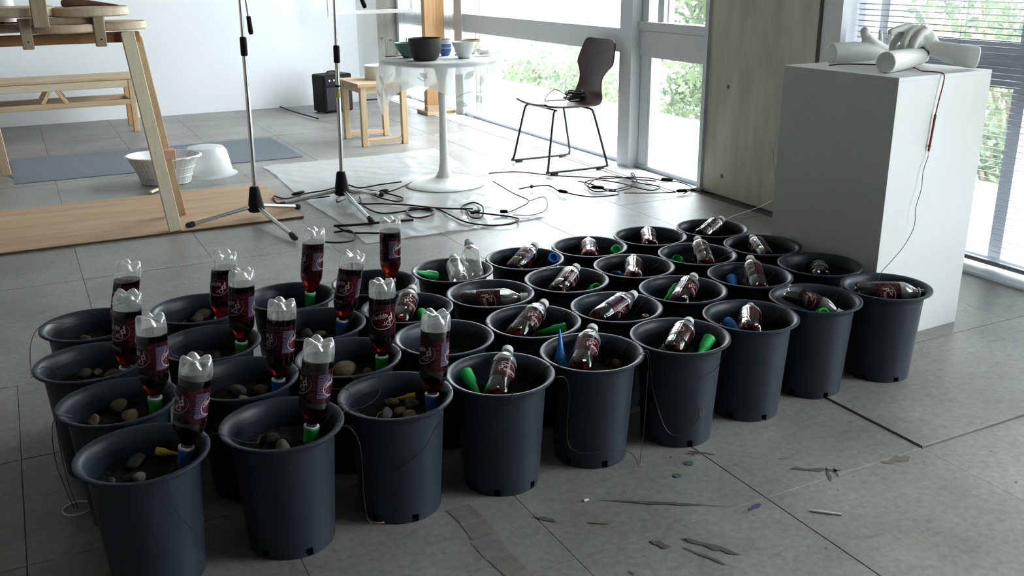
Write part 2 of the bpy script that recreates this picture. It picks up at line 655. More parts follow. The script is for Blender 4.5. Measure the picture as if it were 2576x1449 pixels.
# worn strip of old adhesive
mb = MB()
for k in range(7):
    y0 = 1.83 - k * 0.075
    mb.add([(0.752 + 0.006 * math.sin(k * 2.1), y0, 0.0009), (0.812 + 0.006 * math.sin(k * 1.3), y0, 0.0009),
            (0.814 + 0.006 * math.sin(k * 1.7 + 1), y0 - 0.07, 0.0009), (0.754 + 0.006 * math.sin(k * 2.1 + 1), y0 - 0.07, 0.0009)], [(0, 1, 2, 3)])
mb.build('adhesive_residue', M_STAIN_G, floor, False)

struct('ceiling', MB().box(-5, 3.9, -4, 9.3, CEIL, CEIL + 0.2), M_CONC2)
struct('wall_back', MB().box(-5, 2.93, 8.9, 9.15, 0, CEIL), M_WHITEWALL)
struct('wall_back_recess', MB().box(2.93, 3.175, 9.03, 9.15, 0, CEIL), mat('shade_grey_wall', (0.42, 0.43, 0.42), 0.8, var=0.04, scale=2))  # stepped-back strip, greyed in colour for the soft shade near the corner
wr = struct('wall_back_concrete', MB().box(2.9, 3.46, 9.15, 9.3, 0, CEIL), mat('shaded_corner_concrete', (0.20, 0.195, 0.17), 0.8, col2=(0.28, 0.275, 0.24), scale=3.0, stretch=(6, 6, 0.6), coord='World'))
for x, z in ((3.258, 0.559), (3.347, 0.54)):
    MB().cyl((x, 9.1495, z), (x, 9.16, z), 0.013, n=14).build('tie_hole', M_JOINT, wr)
struct('wall_left', MB().box(-5.2, -5, -4, 9.3, 0, CEIL), M_DARKWALL)
struct('wall_front', MB().box(-5, 3.9, -4.2, -4, 0, CEIL), M_DARKWALL)

# concrete pier between the two window bays, with tie holes sunk into it
def drilled_pier():
    me = MB().box(3.40, 3.85, 3.45, 4.30, 0, CEIL).mesh('tmp', False)
    o = bpy.data.objects.new('tmp', me)
    COL.objects.link(o)
    cut = MB()
    holes = [(4.10, 0.595), (4.105, 0.107), (3.60, 0.595), (3.60, 0.107), (4.10, 1.08), (3.60, 1.08)]
    for yy, zz in holes:
        cut.cyl((3.38, yy, zz), (3.42, yy, zz), 0.0135, 0.011, 16)
    c = bpy.data.objects.new('tmpc', cut.mesh('tmpc', False))
    COL.objects.link(c)
    md = o.modifiers.new('b', 'BOOLEAN')
    md.object = c
    md.operation = 'DIFFERENCE'
    md.solver = 'EXACT'
    out = bpy.data.meshes.new_from_object(o.evaluated_get(bpy.context.evaluated_depsgraph_get()))
    bpy.data.objects.remove(o)
    bpy.data.objects.remove(c)
    return out


pier = obj('wall_right_pier', drilled_pier(), M_CONC, kind='structure')
pier.data.materials.clear()
pier.data.materials.append(M_CONC)
MB().box(3.385, 3.40, 4.275, 4.305, 0, CEIL).build('corner_angle', M_ALU, pier, False)
MB().box(3.39, 3.40, 3.45, 3.47, 0, CEIL).build('shadow_strip', M_JOINT, pier, False)  # dark strip standing in for the shadow along the pier edge
struct('wall_right_post', MB().box(3.40, 3.85, 1.0, 1.2, 0, CEIL), M_CONC)
struct('wall_right_end', MB().box(3.40, 3.85, -4, -0.75, 0, CEIL), M_CONC)
struct('trim_1', MB().box(3.22, 3.40, 4.30, 9.15, 0, 0.006).box(3.19, 3.215, 4.30, 9.15, 0, 0.003), M_ALUW)


def pane(x, y0, y1, z0, z1, parent):
    return MB().box(x - 0.002, x + 0.002, y0, y1, z0, z1).build('pane', M_GLASS, parent, False)


def window(name, fr):
    o = struct(name, fr, M_ALU)
    return o


# window 1: bay behind the timber post, with a sheer curtain
w = window('window_1', MB().box(3.42, 3.50, 9.08, 9.15, 0, CEIL).box(3.42, 3.50, 7.72, 9.15, 0, 0.03).box(3.42, 3.5, 7.72, 9.15, CEIL - 0.06, CEIL))
MB().box(3.43, 3.49, 7.72, 9.08, 0.70, 0.84).build('transom', M_TRANSOM, w, False)
pane(3.46, 7.72, 9.08, 0.03, 0.70, w)
pane(3.46, 7.72, 9.08, 0.84, CEIL - 0.06, w)
for yy in (7.98, 8.06):
    MB().box(3.47, 3.50, yy, yy + 0.02, 0.03, 0.70).build('sash_bar', M_ALU, w, False)
for yy in (8.12, 8.2):
    MB().box(3.47, 3.50, yy, yy + 0.03, 0.84, CEIL - 0.06).build('sash_bar', M_ALU, w, False)
# window 2: the wide bay behind table and chair
w = window('window_2', MB().box(3.40, 3.50, 7.56, 7.72, 0, CEIL).box(3.42, 3.50, 5.10, 7.56, 0, 0.03).box(3.42, 3.5, 5.10, 7.56, CEIL - 0.06, CEIL))
MB().box(3.42, 3.49, 5.10, 7.56, 0.70, 0.825).box(3.41, 3.495, 5.10, 7.56, 0.825, 0.845).build('transom', M_TRANSOM, w, False)
pane(3.46, 5.10, 7.56, 0.03, 0.70, w)
pane(3.46, 5.10, 7.56, 0.845, CEIL - 0.06, w)
for yy in (7.36, 7.44):
    MB().box(3.475, 3.50, yy, yy + 0.018, 0.845, CEIL - 0.06).build('sash_bar', M_ALU, w, False)
    MB().box(3.475, 3.50, yy, yy + 0.018, 0.03, 0.70).build('sash_bar', M_ALU, w, False)
# window 3: the narrow bay beside the concrete pier
w = window('window_3', MB().box(3.36, 3.52, 4.97, 5.10, 0, CEIL).box(3.42, 3.50, 4.30, 4.97, 0, 0.03).box(3.42, 3.5, 4.30, 4.97, CEIL - 0.06, CEIL))
MB().box(3.42, 3.49, 4.30, 4.97, 0.69, 0.84).box(3.405, 3.495, 4.30, 4.97, 0.845, 0.895).build('transom', M_TRANSOM, w, False)
MB().box(3.43, 3.50, 4.885, 4.965, 0.03, 0.69).build('jamb', M_ALUW, w, False)
MB().box(3.43, 3.50, 4.855, 4.875, 0.03, 0.69).build('sash_bar', M_ALUW, w, False)
MB().box(3.43, 3.50, 4.90, 4.965, 0.895, CEIL - 0.06).build('jamb', M_ALUW, w, False)
MB().box(3.46, 3.50, 4.79, 4.85, 0.895, CEIL - 0.06).build('sash_bar', M_ALU, w, False)
MB().box(3.46, 3.50, 4.74, 4.755, 0.895, CEIL - 0.06).build('sash_bar', M_ALUW, w, False)
pane(3.465, 4.30, 4.90, 0.03, 0.69, w)
pane(3.465, 4.30, 4.90, 0.895, CEIL - 0.06, w)
# window 4: behind the venetian blind
w = window('window_4', MB().box(3.57, 3.66, 1.2, 3.45, 0, 0.03).box(3.57, 3.66, 1.2, 3.45, CEIL - 0.06, CEIL)
           .box(3.57, 3.66, 2.49, 2.55, 0.03, CEIL - 0.06).box(3.57, 3.66, 3.36, 3.40, 0.03, CEIL - 0.06).box(3.57, 3.66, 3.22, 3.27, 0.03, CEIL - 0.06)
           .box(3.57, 3.66, 1.2, 1.26, 0.03, CEIL - 0.06))
MB().box(3.56, 3.66, 1.26, 3.22, 0.73, 0.91).build('transom', M_TRANSOM, w, False)
MB().box(3.405, 3.66, 3.425, 3.45, 0, CEIL).box(3.395, 3.43, 3.33, 3.45, 0, CEIL).build('jamb', M_ALUW, w, False)
MB().box(3.38, 3.57, 1.2, 3.33, 0, 0.012).build('sill', M_ALU, w, False)
for a, b in ((1.26, 2.49), (2.55, 3.22)):
    pane(3.62, a, b, 0.03, 0.73, w)
    pane(3.62, a, b, 0.91, CEIL - 0.06, w)
# window 5: nearer bay on the same wall
w = window('window_5', MB().box(3.45, 3.52, -0.75, 1.0, 0, 0.03).box(3.45, 3.52, -0.75, 1.0, CEIL - 0.06, CEIL)
           .box(3.45, 3.52, -0.04, 0.04, 0.03, CEIL - 0.06).box(3.45, 3.52, 0.94, 1.0, 0.03, CEIL - 0.06).box(3.45, 3.52, -0.75, -0.69, 0.03, CEIL - 0.06))
for a, b in ((-0.69, -0.04), (0.04, 0.94)):
    pane(3.485, a, b, 0.03, CEIL - 0.06, w)

# sheer curtain gathered in window 1
mb = MB()
n = 110
vs = []
for k in range(n + 1):
    t = k / n
    yy = 9.05 - 1.28 * t
    xx = 3.402 + 0.008 * math.sin(k * 1.15) + 0.004 * math.sin(k * 2.7)
    vs += [(xx, yy, 0.06), (xx + 0.004 * math.sin(k), yy, 2.7)]
mb.add(vs, [(2 * k, 2 * k + 2, 2 * k + 3, 2 * k + 1) for k in range(n)])
mb.build('curtain', M_CURTAIN, label='sheer white curtain hanging in the corner window by the concrete wall', cat='curtain')

# venetian blind
bl = thing('venetian_blind', 'grey venetian blind with open slats behind the white plinth', 'blind', (3.48, 2.30, 0))
sl = MB()
vs, fs = [], []
K = 4
for yy in (-1.02, 1.02):
    for top in (0, 1):
        for k in range(K + 1):
            t = k / K * 2 - 1
            vs.append((t * 0.0125, yy, 0.0022 * (1 - t * t) + top * 0.0006 - t * 0.0030))
for k in range(K):
    a = k
    fs.append((a, a + 1, 2 * (K + 1) + a + 1, 2 * (K + 1) + a))
    fs.append((K + 1 + a, K + 1 + a + 1, 3 * (K + 1) + a + 1, 3 * (K + 1) + a))
fs += [(0, 2 * (K + 1), 3 * (K + 1), K + 1), (K, K + 1 + K, 3 * (K + 1) + K, 2 * (K + 1) + K)]
sl.add(vs, fs)
slat_me = sl.mesh('slat', True, 60)
z = 0.062
while z < 2.7:
    o = obj('slat', slat_me, M_BLIND, bl)
    o.location = (0, 0, z)
    z += 0.0245
MB().bevbox(-0.013, 0.013, -1.02, 1.02, 0.028, 0.046, 0.003).build('bottom_rail', M_BLIND, bl)
MB().bevbox(-0.02, 0.02, -1.02, 1.02, 2.70, 2.76, 0.003).build('head_rail', M_BLIND, bl)
for yy in (-0.85, -0.2, 0.45, 0.92):
    MB().tube([(-0.0135, yy, 0.03), (-0.0135, yy, 2.7)], 0.0008, 5).tube([(0.0135, yy, 0.03), (0.0135, yy, 2.7)], 0.0008, 5).build('ladder_cord', M_BLIND, bl)

# ------------------------------------------------------------------ outdoors
M_TERR = mat('pale_terrace', (0.62, 0.62, 0.60), 0.8, var=0.06, scale=2)
M_GRASS = mat('lawn', (0.34, 0.38, 0.26), 0.9, var=0.3, scale=1.5)
struct('terrace', MB().box(3.9, 5.2, -4, 12, -0.25, -0.06), M_TERR)
struct('ground', MB().box(3.9, 60, -30, 60, -3.4, -3.2), M_GRASS)
struct('floor_edge', MB().box(3.42, 3.9, -4, 9.3, -0.2, -0.005), M_TERR)
LEAF = [leaf_mat('leaf_pale', (0.10, 0.135, 0.10), (0.24, 0.28, 0.18)), leaf_mat('leaf_fresh', (0.075, 0.11, 0.078), (0.20, 0.24, 0.15))]
M_BARK = mat('bark', (0.16, 0.13, 0.10), 0.9, var=0.2, scale=8)


def tree(x, y, z0, zc, rx, rz, n, label, k, size=0.06, name='tree'):
    rnd = random.Random(int(x * 100 + y * 7))
    t = thing(name, label, 'tree', (x, y, z0), group='trees outside the windows')
    mb = MB()
    blobs = [(Vector((rnd.uniform(-0.7, 0.7) * rx, rnd.uniform(-0.7, 0.7) * rx, zc - z0 + rnd.uniform(-0.7, 0.7) * rz)), rnd.uniform(0.25, 0.5)) for _ in range(16)]
    for i in range(n):
        c, br = rnd.choice(blobs)
        d = Vector((rnd.gauss(0, 1), rnd.gauss(0, 1), rnd.gauss(0, 1))).normalized() * (rnd.random() ** 0.4)
        p = c + Vector((d.x * rx * br, d.y * rx * br, d.z * rz * br))
        q = Quaternion((rnd.gauss(0, 1), rnd.gauss(0, 1), rnd.gauss(0, 1), rnd.gauss(0, 1))).normalized()
        s = size * rnd.uniform(0.6, 1.3)
        a, b, e, g = (q @ Vector(v) for v in ((s, 0, 0), (0, s * 0.45, 0.1 * s), (-s, 0, 0), (0, -s * 0.45, 0.1 * s)))
        mb.add([p + a, p + b, p + e, p + g], [(0, 1, 2, 3)])
    o = mb.build('foliage', LEAF[k], t, False)
    o['kind'] = 'stuff'
    tr = MB().tube(smooth_path([(0, 0, 0), (0.1, 0.05, (zc - z0) * 0.5), (-0.05, 0, zc - z0)], 4), [0.13 - 0.01 * i for i in range(9)], 8)
    for c, br in blobs[:9]:
        tr.tube(smooth_path([(0, 0, (zc - z0) * 0.45), c * 0.6 + Vector((0, 0, 0.3)), c], 4), [0.05 - 0.004 * i for i in range(9)], 6)
    tr.build('trunk', M_BARK, t)
    return t


tree(7.3, 13.1, -3.2, -0.75, 1.6, 1.0, 4200, 'pale green tree seen low behind the chair back', 0)
tree(8.0, 9.6, -3.2, -0.55, 1.5, 1.1, 5200, 'leafy tree outside the window between chair and mullion', 1)
tree(6.6, 7.4, -3.2, 0.1, 1.3, 1.7, 5000, 'tall green tree filling the narrow window beside the concrete pier', 1)
tree(8.6, 15.9, -3.2, -1.0, 1.7, 1.0, 3200, 'low shrubby tree outside the wide window left of the chair', 0)
tree(7.4, 4.6, -3.2, 0.5, 1.3, 1.8, 3800, 'bright tree behind the upper part of the blind', 0)
tree(7.0, 3.0, -3.2, -0.4, 1.3, 1.6, 3800, 'tree behind the right edge of the blind', 1)
tree(9.0, 6.0, -3.2, 0.9, 1.9, 2.2, 3000, 'larger tree standing further off behind the blind', 1)


# ------------------------------------------------------------------ plinth and plaster arms
PH = 0.8816
pl = thing('plinth', 'tall white painted plinth carrying plaster arm casts', 'plinth', (2.4141, 2.1111, 0), 0.0378)
W_, D_ = 0.4454, 0.486
MB().bevbox(0, W_, 0, 0.012, 0, PH - 0.012, 0.0008).build('front_panel', M_PLINTH, pl, False)
MB().bevbox(0, 0.012, 0.012, D_, 0, PH - 0.012, 0.0008).build('side_panel', M_PLINTH, pl, False)
MB().bevbox(W_ - 0.012, W_, 0.012, D_, 0, PH - 0.012, 0.0008).build('side_panel', M_PLINTH, pl, False)
MB().bevbox(0.012, W_ - 0.012, D_ - 0.012, D_, 0, PH - 0.012, 0.0008).build('back_panel', M_PLINTH, pl, False)
MB().bevbox(0, W_, 0, D_, PH - 0.012, PH, 0.0008).build('top_panel', M_PLINTH, pl, False)


def limb(mb, pts, rad, n=14, sub=5):
    P = smooth_path(pts, sub)
    R = []
    m = len(pts)
    for i in range(m - 1):
        for k in range(sub):
            t = k / sub
            R.append(rad[i] * (1 - t) + rad[i + 1] * t)
    R.append(rad[-1])
    mb.tube(P, R, n)
    return mb


def finger(mb, pts, r0=0.0098, r1=0.0075):
    n = len(pts)
    limb(mb, pts, [r0 + (r1 - r0) * i / (n - 1) for i in range(n)], 10, 4)
    mb.ball(pts[-1], r1 * 1.0, 8)
    return mb


def arm_obj(label, mb, base):
    me = fused(mb, 0.0035, 5)
    me.transform(Matrix.Translation(-Vector(base)))
    o = obj('plaster_arm', me, M_PLASTER, label=label, cat='sculpture', group='plaster arm casts on the plinth')
    o.location = base
    return o


# left arm: forearm stub at the left, thumb standing up, fingers pointing to the right
mb = MB()
limb(mb, [(2.545, 2.535, 0.9190), (2.60, 2.525, 0.920), (2.68, 2.512, 0.9195), (2.745, 2.50, 0.9150)], [0.0355, 0.0365, 0.034, 0.027], 20)
limb(mb, [(2.71, 2.51, 0.925), (2.69, 2.51, 0.955), (2.672, 2.507, 0.985)], [0.020, 0.0165, 0.0165], 12)
mb.ball((2.668, 2.506, 0.990), 0.0165, 10)
limb(mb, [(2.678, 2.50, 0.975), (2.72, 2.497, 0.945), (2.775, 2.487, 0.915)], [0.013, 0.017, 0.02], 12)
for a, b_, c in (((2.745, 2.505, 0.92), (2.765, 2.52, 0.955), (2.77, 2.53, 0.985)), ((2.75, 2.50, 0.915), (2.785, 2.50, 0.945), (2.795, 2.50, 0.968)),
                 ((2.755, 2.49, 0.91), (2.795, 2.485, 0.925), (2.81, 2.48, 0.945)), ((2.755, 2.48, 0.903), (2.79, 2.47, 0.905), (2.818, 2.462, 0.915))):
    finger(mb, [a, b_, c])
arm_obj('white plaster forearm cast at the left back with thumb raised', mb, (2.66, 2.50, PH))
# right arm: forearm stub at the right edge, hand arched high with fingers to the left
mb = MB()
limb(mb, [(2.828, 2.165, 0.9185), (2.80, 2.19, 0.9230), (2.765, 2.235, 0.934), (2.735, 2.275, 0.946)], [0.0360, 0.0365, 0.032, 0.0255], 20)
limb(mb, [(2.74, 2.27, 0.945), (2.735, 2.292, 0.975), (2.722, 2.303, 1.000)], [0.025, 0.027, 0.022], 14)
limb(mb, [(2.755, 2.30, 0.945), (2.755, 2.312, 0.972), (2.735, 2.318, 0.998)], [0.020, 0.022, 0.016], 14)
mb.ball((2.718, 2.303, 1.003), 0.018, 10)
mb.ball((2.695, 2.308, 0.972), 0.030, 12)
for pts in ([(2.718, 2.29, 1.004), (2.685, 2.288, 0.992), (2.667, 2.288, 0.962), (2.665, 2.288, 0.942)],
            [(2.715, 2.305, 1.008), (2.672, 2.31, 1.001), (2.65, 2.312, 0.972), (2.648, 2.312, 0.950)],
            [(2.712, 2.32, 1.006), (2.665, 2.327, 1.012), (2.630, 2.330, 1.007), (2.600, 2.332, 1.000)],
            [(2.705, 2.335, 0.995), (2.66, 2.345, 0.985), (2.64, 2.35, 0.960), (2.635, 2.35, 0.938)],
            [(2.74, 2.33, 0.965), (2.705, 2.355, 0.955), (2.68, 2.37, 0.935)]):
    finger(mb, pts, 0.0150, 0.0105)
limb(mb, [(2.735, 2.285, 0.965), (2.70, 2.305, 0.985), (2.672, 2.312, 0.975)], [0.028, 0.024, 0.018], 14)
limb(mb, [(2.745, 2.30, 0.955), (2.715, 2.325, 0.975), (2.68, 2.335, 0.97)], [0.024, 0.022, 0.016], 14)
arm_obj('white plaster forearm cast at the right edge, hand arched with bent fingers', mb, (2.74, 2.26, PH))
# front arm: round stub facing the room, wrist tucked under the arched hand
mb = MB()
limb(mb, [(2.470, 2.222, 0.9160), (2.53, 2.24, 0.9165), (2.62, 2.268, 0.917), (2.70, 2.292, 0.918), (2.75, 2.32, 0.922)], [0.0340, 0.0345, 0.033, 0.028, 0.024], 20)
for dx, dy, dz in ((0.07, 0.03, 0.004), (0.068, 0.05, 0.0), (0.06, 0.066, -0.004), (0.045, 0.075, -0.008)):
    finger(mb, [(2.745, 2.325, 0.918), (2.75 + dx * 0.6, 2.325 + dy * 0.8, 0.922 + dz), (2.75 + dx, 2.33 + dy, 0.905 + dz), (2.752 + dx, 2.332 + dy, 0.895 + dz * 0.4)])
finger(mb, [(2.73, 2.33, 0.925), (2.72, 2.36, 0.93), (2.735, 2.39, 0.915)])
arm_obj('white plaster forearm cast in front, its round cut end facing left', mb, (2.60, 2.27, PH))

# test lead: red and black wire from under the arms over the plinth edge, ending in a thin wire to the last pot
tl = thing('test_lead', 'red and black test lead hanging down the bright face of the plinth', 'wire', (2.6, 2.12, PH))
off = Vector((2.6, 2.12, PH))


def rel(pts, o=off):
    return [Vector(p) - o for p in pts]


MB().tube(smooth_path(rel([(2.66, 2.33, 0.890), (2.64, 2.25, 0.888), (2.60, 2.19, 0.886), (2.60, 2.15, 0.887), (2.612, 2.118, 0.884), (2.609, 2.107, 0.865), (2.598, 2.107, 0.80), (2.592, 2.108, 0.755)])), 0.0020, 8).build('lead', M_REDWIRE, tl)
MB().tube(rel([(2.592, 2.108, 0.757), (2.589, 2.109, 0.70), (2.585, 2.110, 0.64)]), [0.0042, 0.0036, 0.0036], 10).tube(rel([(2.586, 2.110, 0.66), (2.586, 2.110, 0.655)]), [0.0055, 0.0055], 10).build('probe', M_REDWIRE, tl)
MB().tube(rel([(2.585, 2.110, 0.64), (2.584, 2.109, 0.622)]), 0.001, 6).build('probe_tip', M_CHROME, tl)
MB().tube(smooth_path([(2.584, 2.108, 0.625), (2.565, 2.104, 0.575), (2.562, 2.10, 0.52), (2.545, 2.098, 0.46), (2.545, 2.095, 0.40), (2.50, 2.085, 0.345), (2.42, 2.06, 0.31), (2.335, 2.025, 0.29), (2.31, 2.01, 0.26)]), 0.0011, 6).build('thin_wire', M_WIRE, label='thin dark wire from the red probe down into the rightmost front pot', cat='wire')
MB().tube(smooth_path([(2.46, 2.45, 0.889), (2.50, 2.44, 0.892), (2.56, 2.43, 0.890), (2.62, 2.41, 0.887), (2.66, 2.37, 0.887)]), 0.0021, 8).build('black_lead', M_CABLE, label='short black lead lying on the plinth under the left arm', cat='wire')
MB().tube(smooth_path([(3.38, 3.70, 0.33), (3.05, 3.30, 0.22), (2.72, 3.0, 0.26), (2.36, 2.80, 0.29), (2.30, 2.77, 0.25)]), 0.0010, 6).build('thin_wire', M_WIRE, label='thin wire running from the concrete pier to the farthest pot', cat='wire')

# ------------------------------------------------------------------ chair
ch = thing('chair', 'brown moulded plywood chair with black steel sled frame by the window', 'chair', (3.05, 5.28, 0))


def shell():
    prof = [(-0.225, 0.412, 0.19), (-0.20, 0.402, 0.20), (-0.12, 0.392, 0.205), (-0.02, 0.388, 0.205), (0.08, 0.386, 0.20), (0.15, 0.388, 0.190), (0.185, 0.400, 0.178),
            (0.205, 0.430, 0.165), (0.213, 0.47, 0.145), (0.220, 0.51, 0.130), (0.228, 0.55, 0.133), (0.238, 0.59, 0.165), (0.248, 0.62, 0.198), (0.258, 0.65, 0.205), (0.275, 0.71, 0.190), (0.288, 0.755, 0.175), (0.293, 0.775, 0.150), (0.294, 0.78, 0.12)]
    P = smooth_path(prof, 3)
    n = 9
    vs, fs = [], []
    for side in (0, 1):
        for i, p in enumerate(P):
            q = P[min(i + 1, len(P) - 1)] - P[max(i - 1, 0)]
            nr = Vector((-q.y, q.x)).normalized()   # normal in the x-z plane (x, z stored as x, y)
            for k in range(n):
                t = k / (n - 1) * 2 - 1
                yy = t * p.z
                bowl = 0.014 * t * t
                x = p.x + nr.x * (bowl - side * 0.011)
                z = p.y + nr.y * (bowl - side * 0.011)
                vs.append((x, yy, z))
    m = len(P)
    for side in (0, 1):
        o = side * m * n
        for i in range(m - 1):
            for k in range(n - 1):
                fs.append((o + i * n + k, o + i * n + k + 1, o + (i + 1) * n + k + 1, o + (i + 1) * n + k))
    B = m * n
    for i in range(m - 1):
        fs.append((i * n, (i + 1) * n, B + (i + 1) * n, B + i * n))
        fs.append((i * n + n - 1, (i + 1) * n + n - 1, B + (i + 1) * n + n - 1, B + i * n + n - 1))
    for k in range(n - 1):
        fs.append((k, k + 1, B + k + 1, B + k))
        e = (m - 1) * n
        fs.append((e + k, e + k + 1, B + e + k + 1, B + e + k))
    return MB().add(vs, fs)


shell().build('seat_shell', M_SEATPLY, ch, True, 50)
for s in (-1, 1):
    yy = s * 0.235
    yt = s * 0.17
    pts = [(-0.13, yt, 0.378), (-0.15, s * 0.18, 0.372), (-0.165, s * 0.19, 0.33), (-0.215, s * 0.225, 0.06), (-0.222, yy, 0.025), (-0.20, yy, 0.014), (0.17, yy, 0.014), (0.20, yy, 0.028), (0.195, s * 0.225, 0.07),
           (0.13, s * 0.19, 0.33), (0.11, s * 0.18, 0.372), (0.09, yt, 0.378)]
    MB().tube(smooth_path(pts, 5), 0.0075, 8).build('sled_frame', M_STEELBLK, ch)
    for xx in (-0.18, 0.15):
        MB().bevbox(xx - 0.025, xx + 0.025, yy - 0.010, yy + 0.010, 0.0, 0.012, 0.003).build('glide', M_RUBBER, ch)
for xx in (-0.13, 0.09):
    MB().tube([(xx, -0.17, 0.378), (xx, 0.17, 0.378)], 0.006, 8).build('cross_bar', M_STEELBLK, ch)

pts = []
rnd = random.Random(4)
for k in range(70):
    a = k * 0.55
    r = 0.062 + 0.012 * math.sin(k * 0.9) + rnd.uniform(-0.006, 0.006)
    pts.append((3.165 + r * 0.85 * math.cos(a), 5.30 + r * 1.25 * math.sin(a), 0.401 + 0.0009 * k + 0.003 * math.sin(k * 1.7)))
mb = MB().tube(smooth_path(pts, 2), 0.0045, 6)
mb.build('coiled_cable', M_CABLE, label='black cable coiled on the brown chair seat', cat='cable')
MB().tube(smooth_path([(3.10, 5.30, 0.41), (3.03, 5.36, 0.405), (2.99, 5.38, 0.403), (3.04, 5.42, 0.44), (3.08, 5.40, 0.465), (3.12, 5.36, 0.44), (3.14, 5.33, 0.45)]), 0.003, 6).build('cable_loop', M_CABLE, label='thin cable loop rising from the coil on the chair', cat='cable')

# ------------------------------------------------------------------ pedestal table with cloth and crockery
TX, TY = 2.17, 5.12
tb = thing('pedestal_table', 'round white pedestal table with trumpet base under a leaf cloth', 'table', (TX, TY, 0.0015))
MB().lathe([(0, 0), (0.232, 0.0), (0.236, 0.006), (0.225, 0.014), (0.16, 0.022), (0.10, 0.030), (0.055, 0.045), (0.036, 0.075), (0.028, 0.12), (0.025, 0.18), (0, 0.18)], 48).build('base', M_WHITELAM, tb)
MB().lathe([(0, 0.18), (0.025, 0.18), (0.021, 0.40), (0.023, 0.60), (0.045, 0.68), (0.09, 0.70), (0, 0.70)], 32).build('stem', M_WHITELAM, tb)
MB().lathe([(0, 0.70), (0.31, 0.70), (0.332, 0.708), (0.335, 0.718), (0.332, 0.727), (0, 0.727)], 64).build('table_top', M_WHITELAM, tb)

SQ = 0.455
PHI = math.radians(-178)       # direction of one cloth corner


def cloth_pt(a, s, eps=0.0):
    """a: direction, s: distance from the middle along the cloth"""
    R0 = 0.338
    if s <= R0:
        return Vector((math.cos(a) * s, math.sin(a) * s, 0.7295 + eps))
    d = s - R0
    wob = 0.030 * math.sin(4 * (a - PHI) + PI / 2) + 0.012 * math.sin(9 * a + 0.6)
    r = R0 + 0.006 + wob * min(1, d / 0.10) + eps
    dr = min(d, 0.02)
    return Vector((math.cos(a) * r, math.sin(a) * r, 0.7295 - max(0, d - 0.006)))


def cloth_edge(a):
    c = (a - PHI + PI / 4) % (PI / 2) - PI / 4
    return min(0.44 / math.cos(PI / 4 - abs(c)) + 0.03, 0.66)


cl = MB()
NA, NS = 120, 22
vs = [Vector((0, 0, 0.7295))]
for i in range(NA):
    a = 2 * PI * i / NA
    E = cloth_edge(a)
    for k in range(1, NS + 1):
        s = 0.338 * k / 6 if k <= 6 else 0.338 + (E - 0.338) * (k - 6) / (NS - 6)
        vs.append(cloth_pt(a, s))
fs = []
for i in range(NA):
    j2 = (i + 1) % NA
    fs.append((0, 1 + i * NS, 1 + j2 * NS))
    for k in range(NS - 1):
        fs.append((1 + i * NS + k, 1 + i * NS + k + 1, 1 + j2 * NS + k + 1, 1 + j2 * NS + k))
cl.add(vs, fs)
cloth = cl.build('tablecloth', M_CLOTH, None, True, 80, label='translucent white tablecloth with leaf print over the round table', cat='tablecloth')
cloth.location = (TX, TY, 0)


def leaf_print(a0, s0, ang, ln, wd):
    mb = MB()
    K = 8
    vs = []
    for k in range(K + 1):
        t = k / K
        h = math.sin(PI * t) * wd / 2
        for sg in (-1, 1):
            u = t * ln * math.cos(ang) - sg * h * math.sin(ang)
            v = t * ln * math.sin(ang) + sg * h * math.cos(ang)
            vs.append(cloth_pt(a0 + u / 0.34, s0 + v, 0.0025))
    mb.add(vs, [(2 * k, 2 * k + 1, 2 * k + 3, 2 * k + 2) for k in range(K)])
    mb.build('leaf_print', M_CLOTHLEAF, cloth)


def stem_print(pts):
    mb = MB()
    P = smooth_path([(p[0], p[1], 0) for p in pts], 6)
    vs = []
    for i, p in enumerate(P):
        q = P[min(i + 1, len(P) - 1)] - P[max(i - 1, 0)]
        n = Vector((-q.y, q.x * 1, 0)).normalized() * 0.003
        for sg in (-1, 1):
            vs.append(cloth_pt(p.x + sg * n.x / 0.34, p.y + sg * n.y, 0.0022))
    mb.add(vs, [(2 * k, 2 * k + 1, 2 * k + 3, 2 * k + 2) for k in range(len(P) - 1)])
    mb.build('stem_print', M_CLOTHLEAF, cloth)


AR = PHI + PI / 2      # the right-hand corner
leaf_print(AR - 0.1, 0.43, -0.6, 0.075, 0.034)
leaf_print(AR + 0.12, 0.47, -1.0, 0.075, 0.036)
leaf_print(AR + 0.30, 0.50, -0.3, 0.07, 0.036)
leaf_print(AR + 0.02, 0.52, 0.5, 0.075, 0.038)
leaf_print(AR - 0.25, 0.55, 0.3, 0.07, 0.034)
stem_print([(AR - 0.25, 0.53), (AR - 0.05, 0.50), (AR + 0.15, 0.50), (AR + 0.32, 0.46), (AR + 0.36, 0.38)])
leaf_print(PHI - 0.05, 0.42, 0.9, 0.07, 0.03)
leaf_print(PHI + 0.10, 0.48, 1.3, 0.075, 0.034)
leaf_print(PHI - 0.20, 0.50, 0.6, 0.07, 0.03)
stem_print([(PHI + 0.1, 0.40), (PHI + 0.02, 0.48), (PHI - 0.02, 0.57)])
leaf_print(PHI + 0.75, 0.40, 0.4, 0.06, 0.03)
stem_print([(PHI + 0.7, 0.42), (PHI + 0.82, 0.44), (PHI + 0.9, 0.39)])

TZ = 0.7305


def vessel(name, x, y, prof, m, label, cat, extra=None, group='crockery on the round table'):
    t = thing(name, label, cat, (x, y, TZ), group=group)
    MB().lathe(prof, 40).build('body', m, t, True, 50)
    if extra:
        extra(t)
    return t


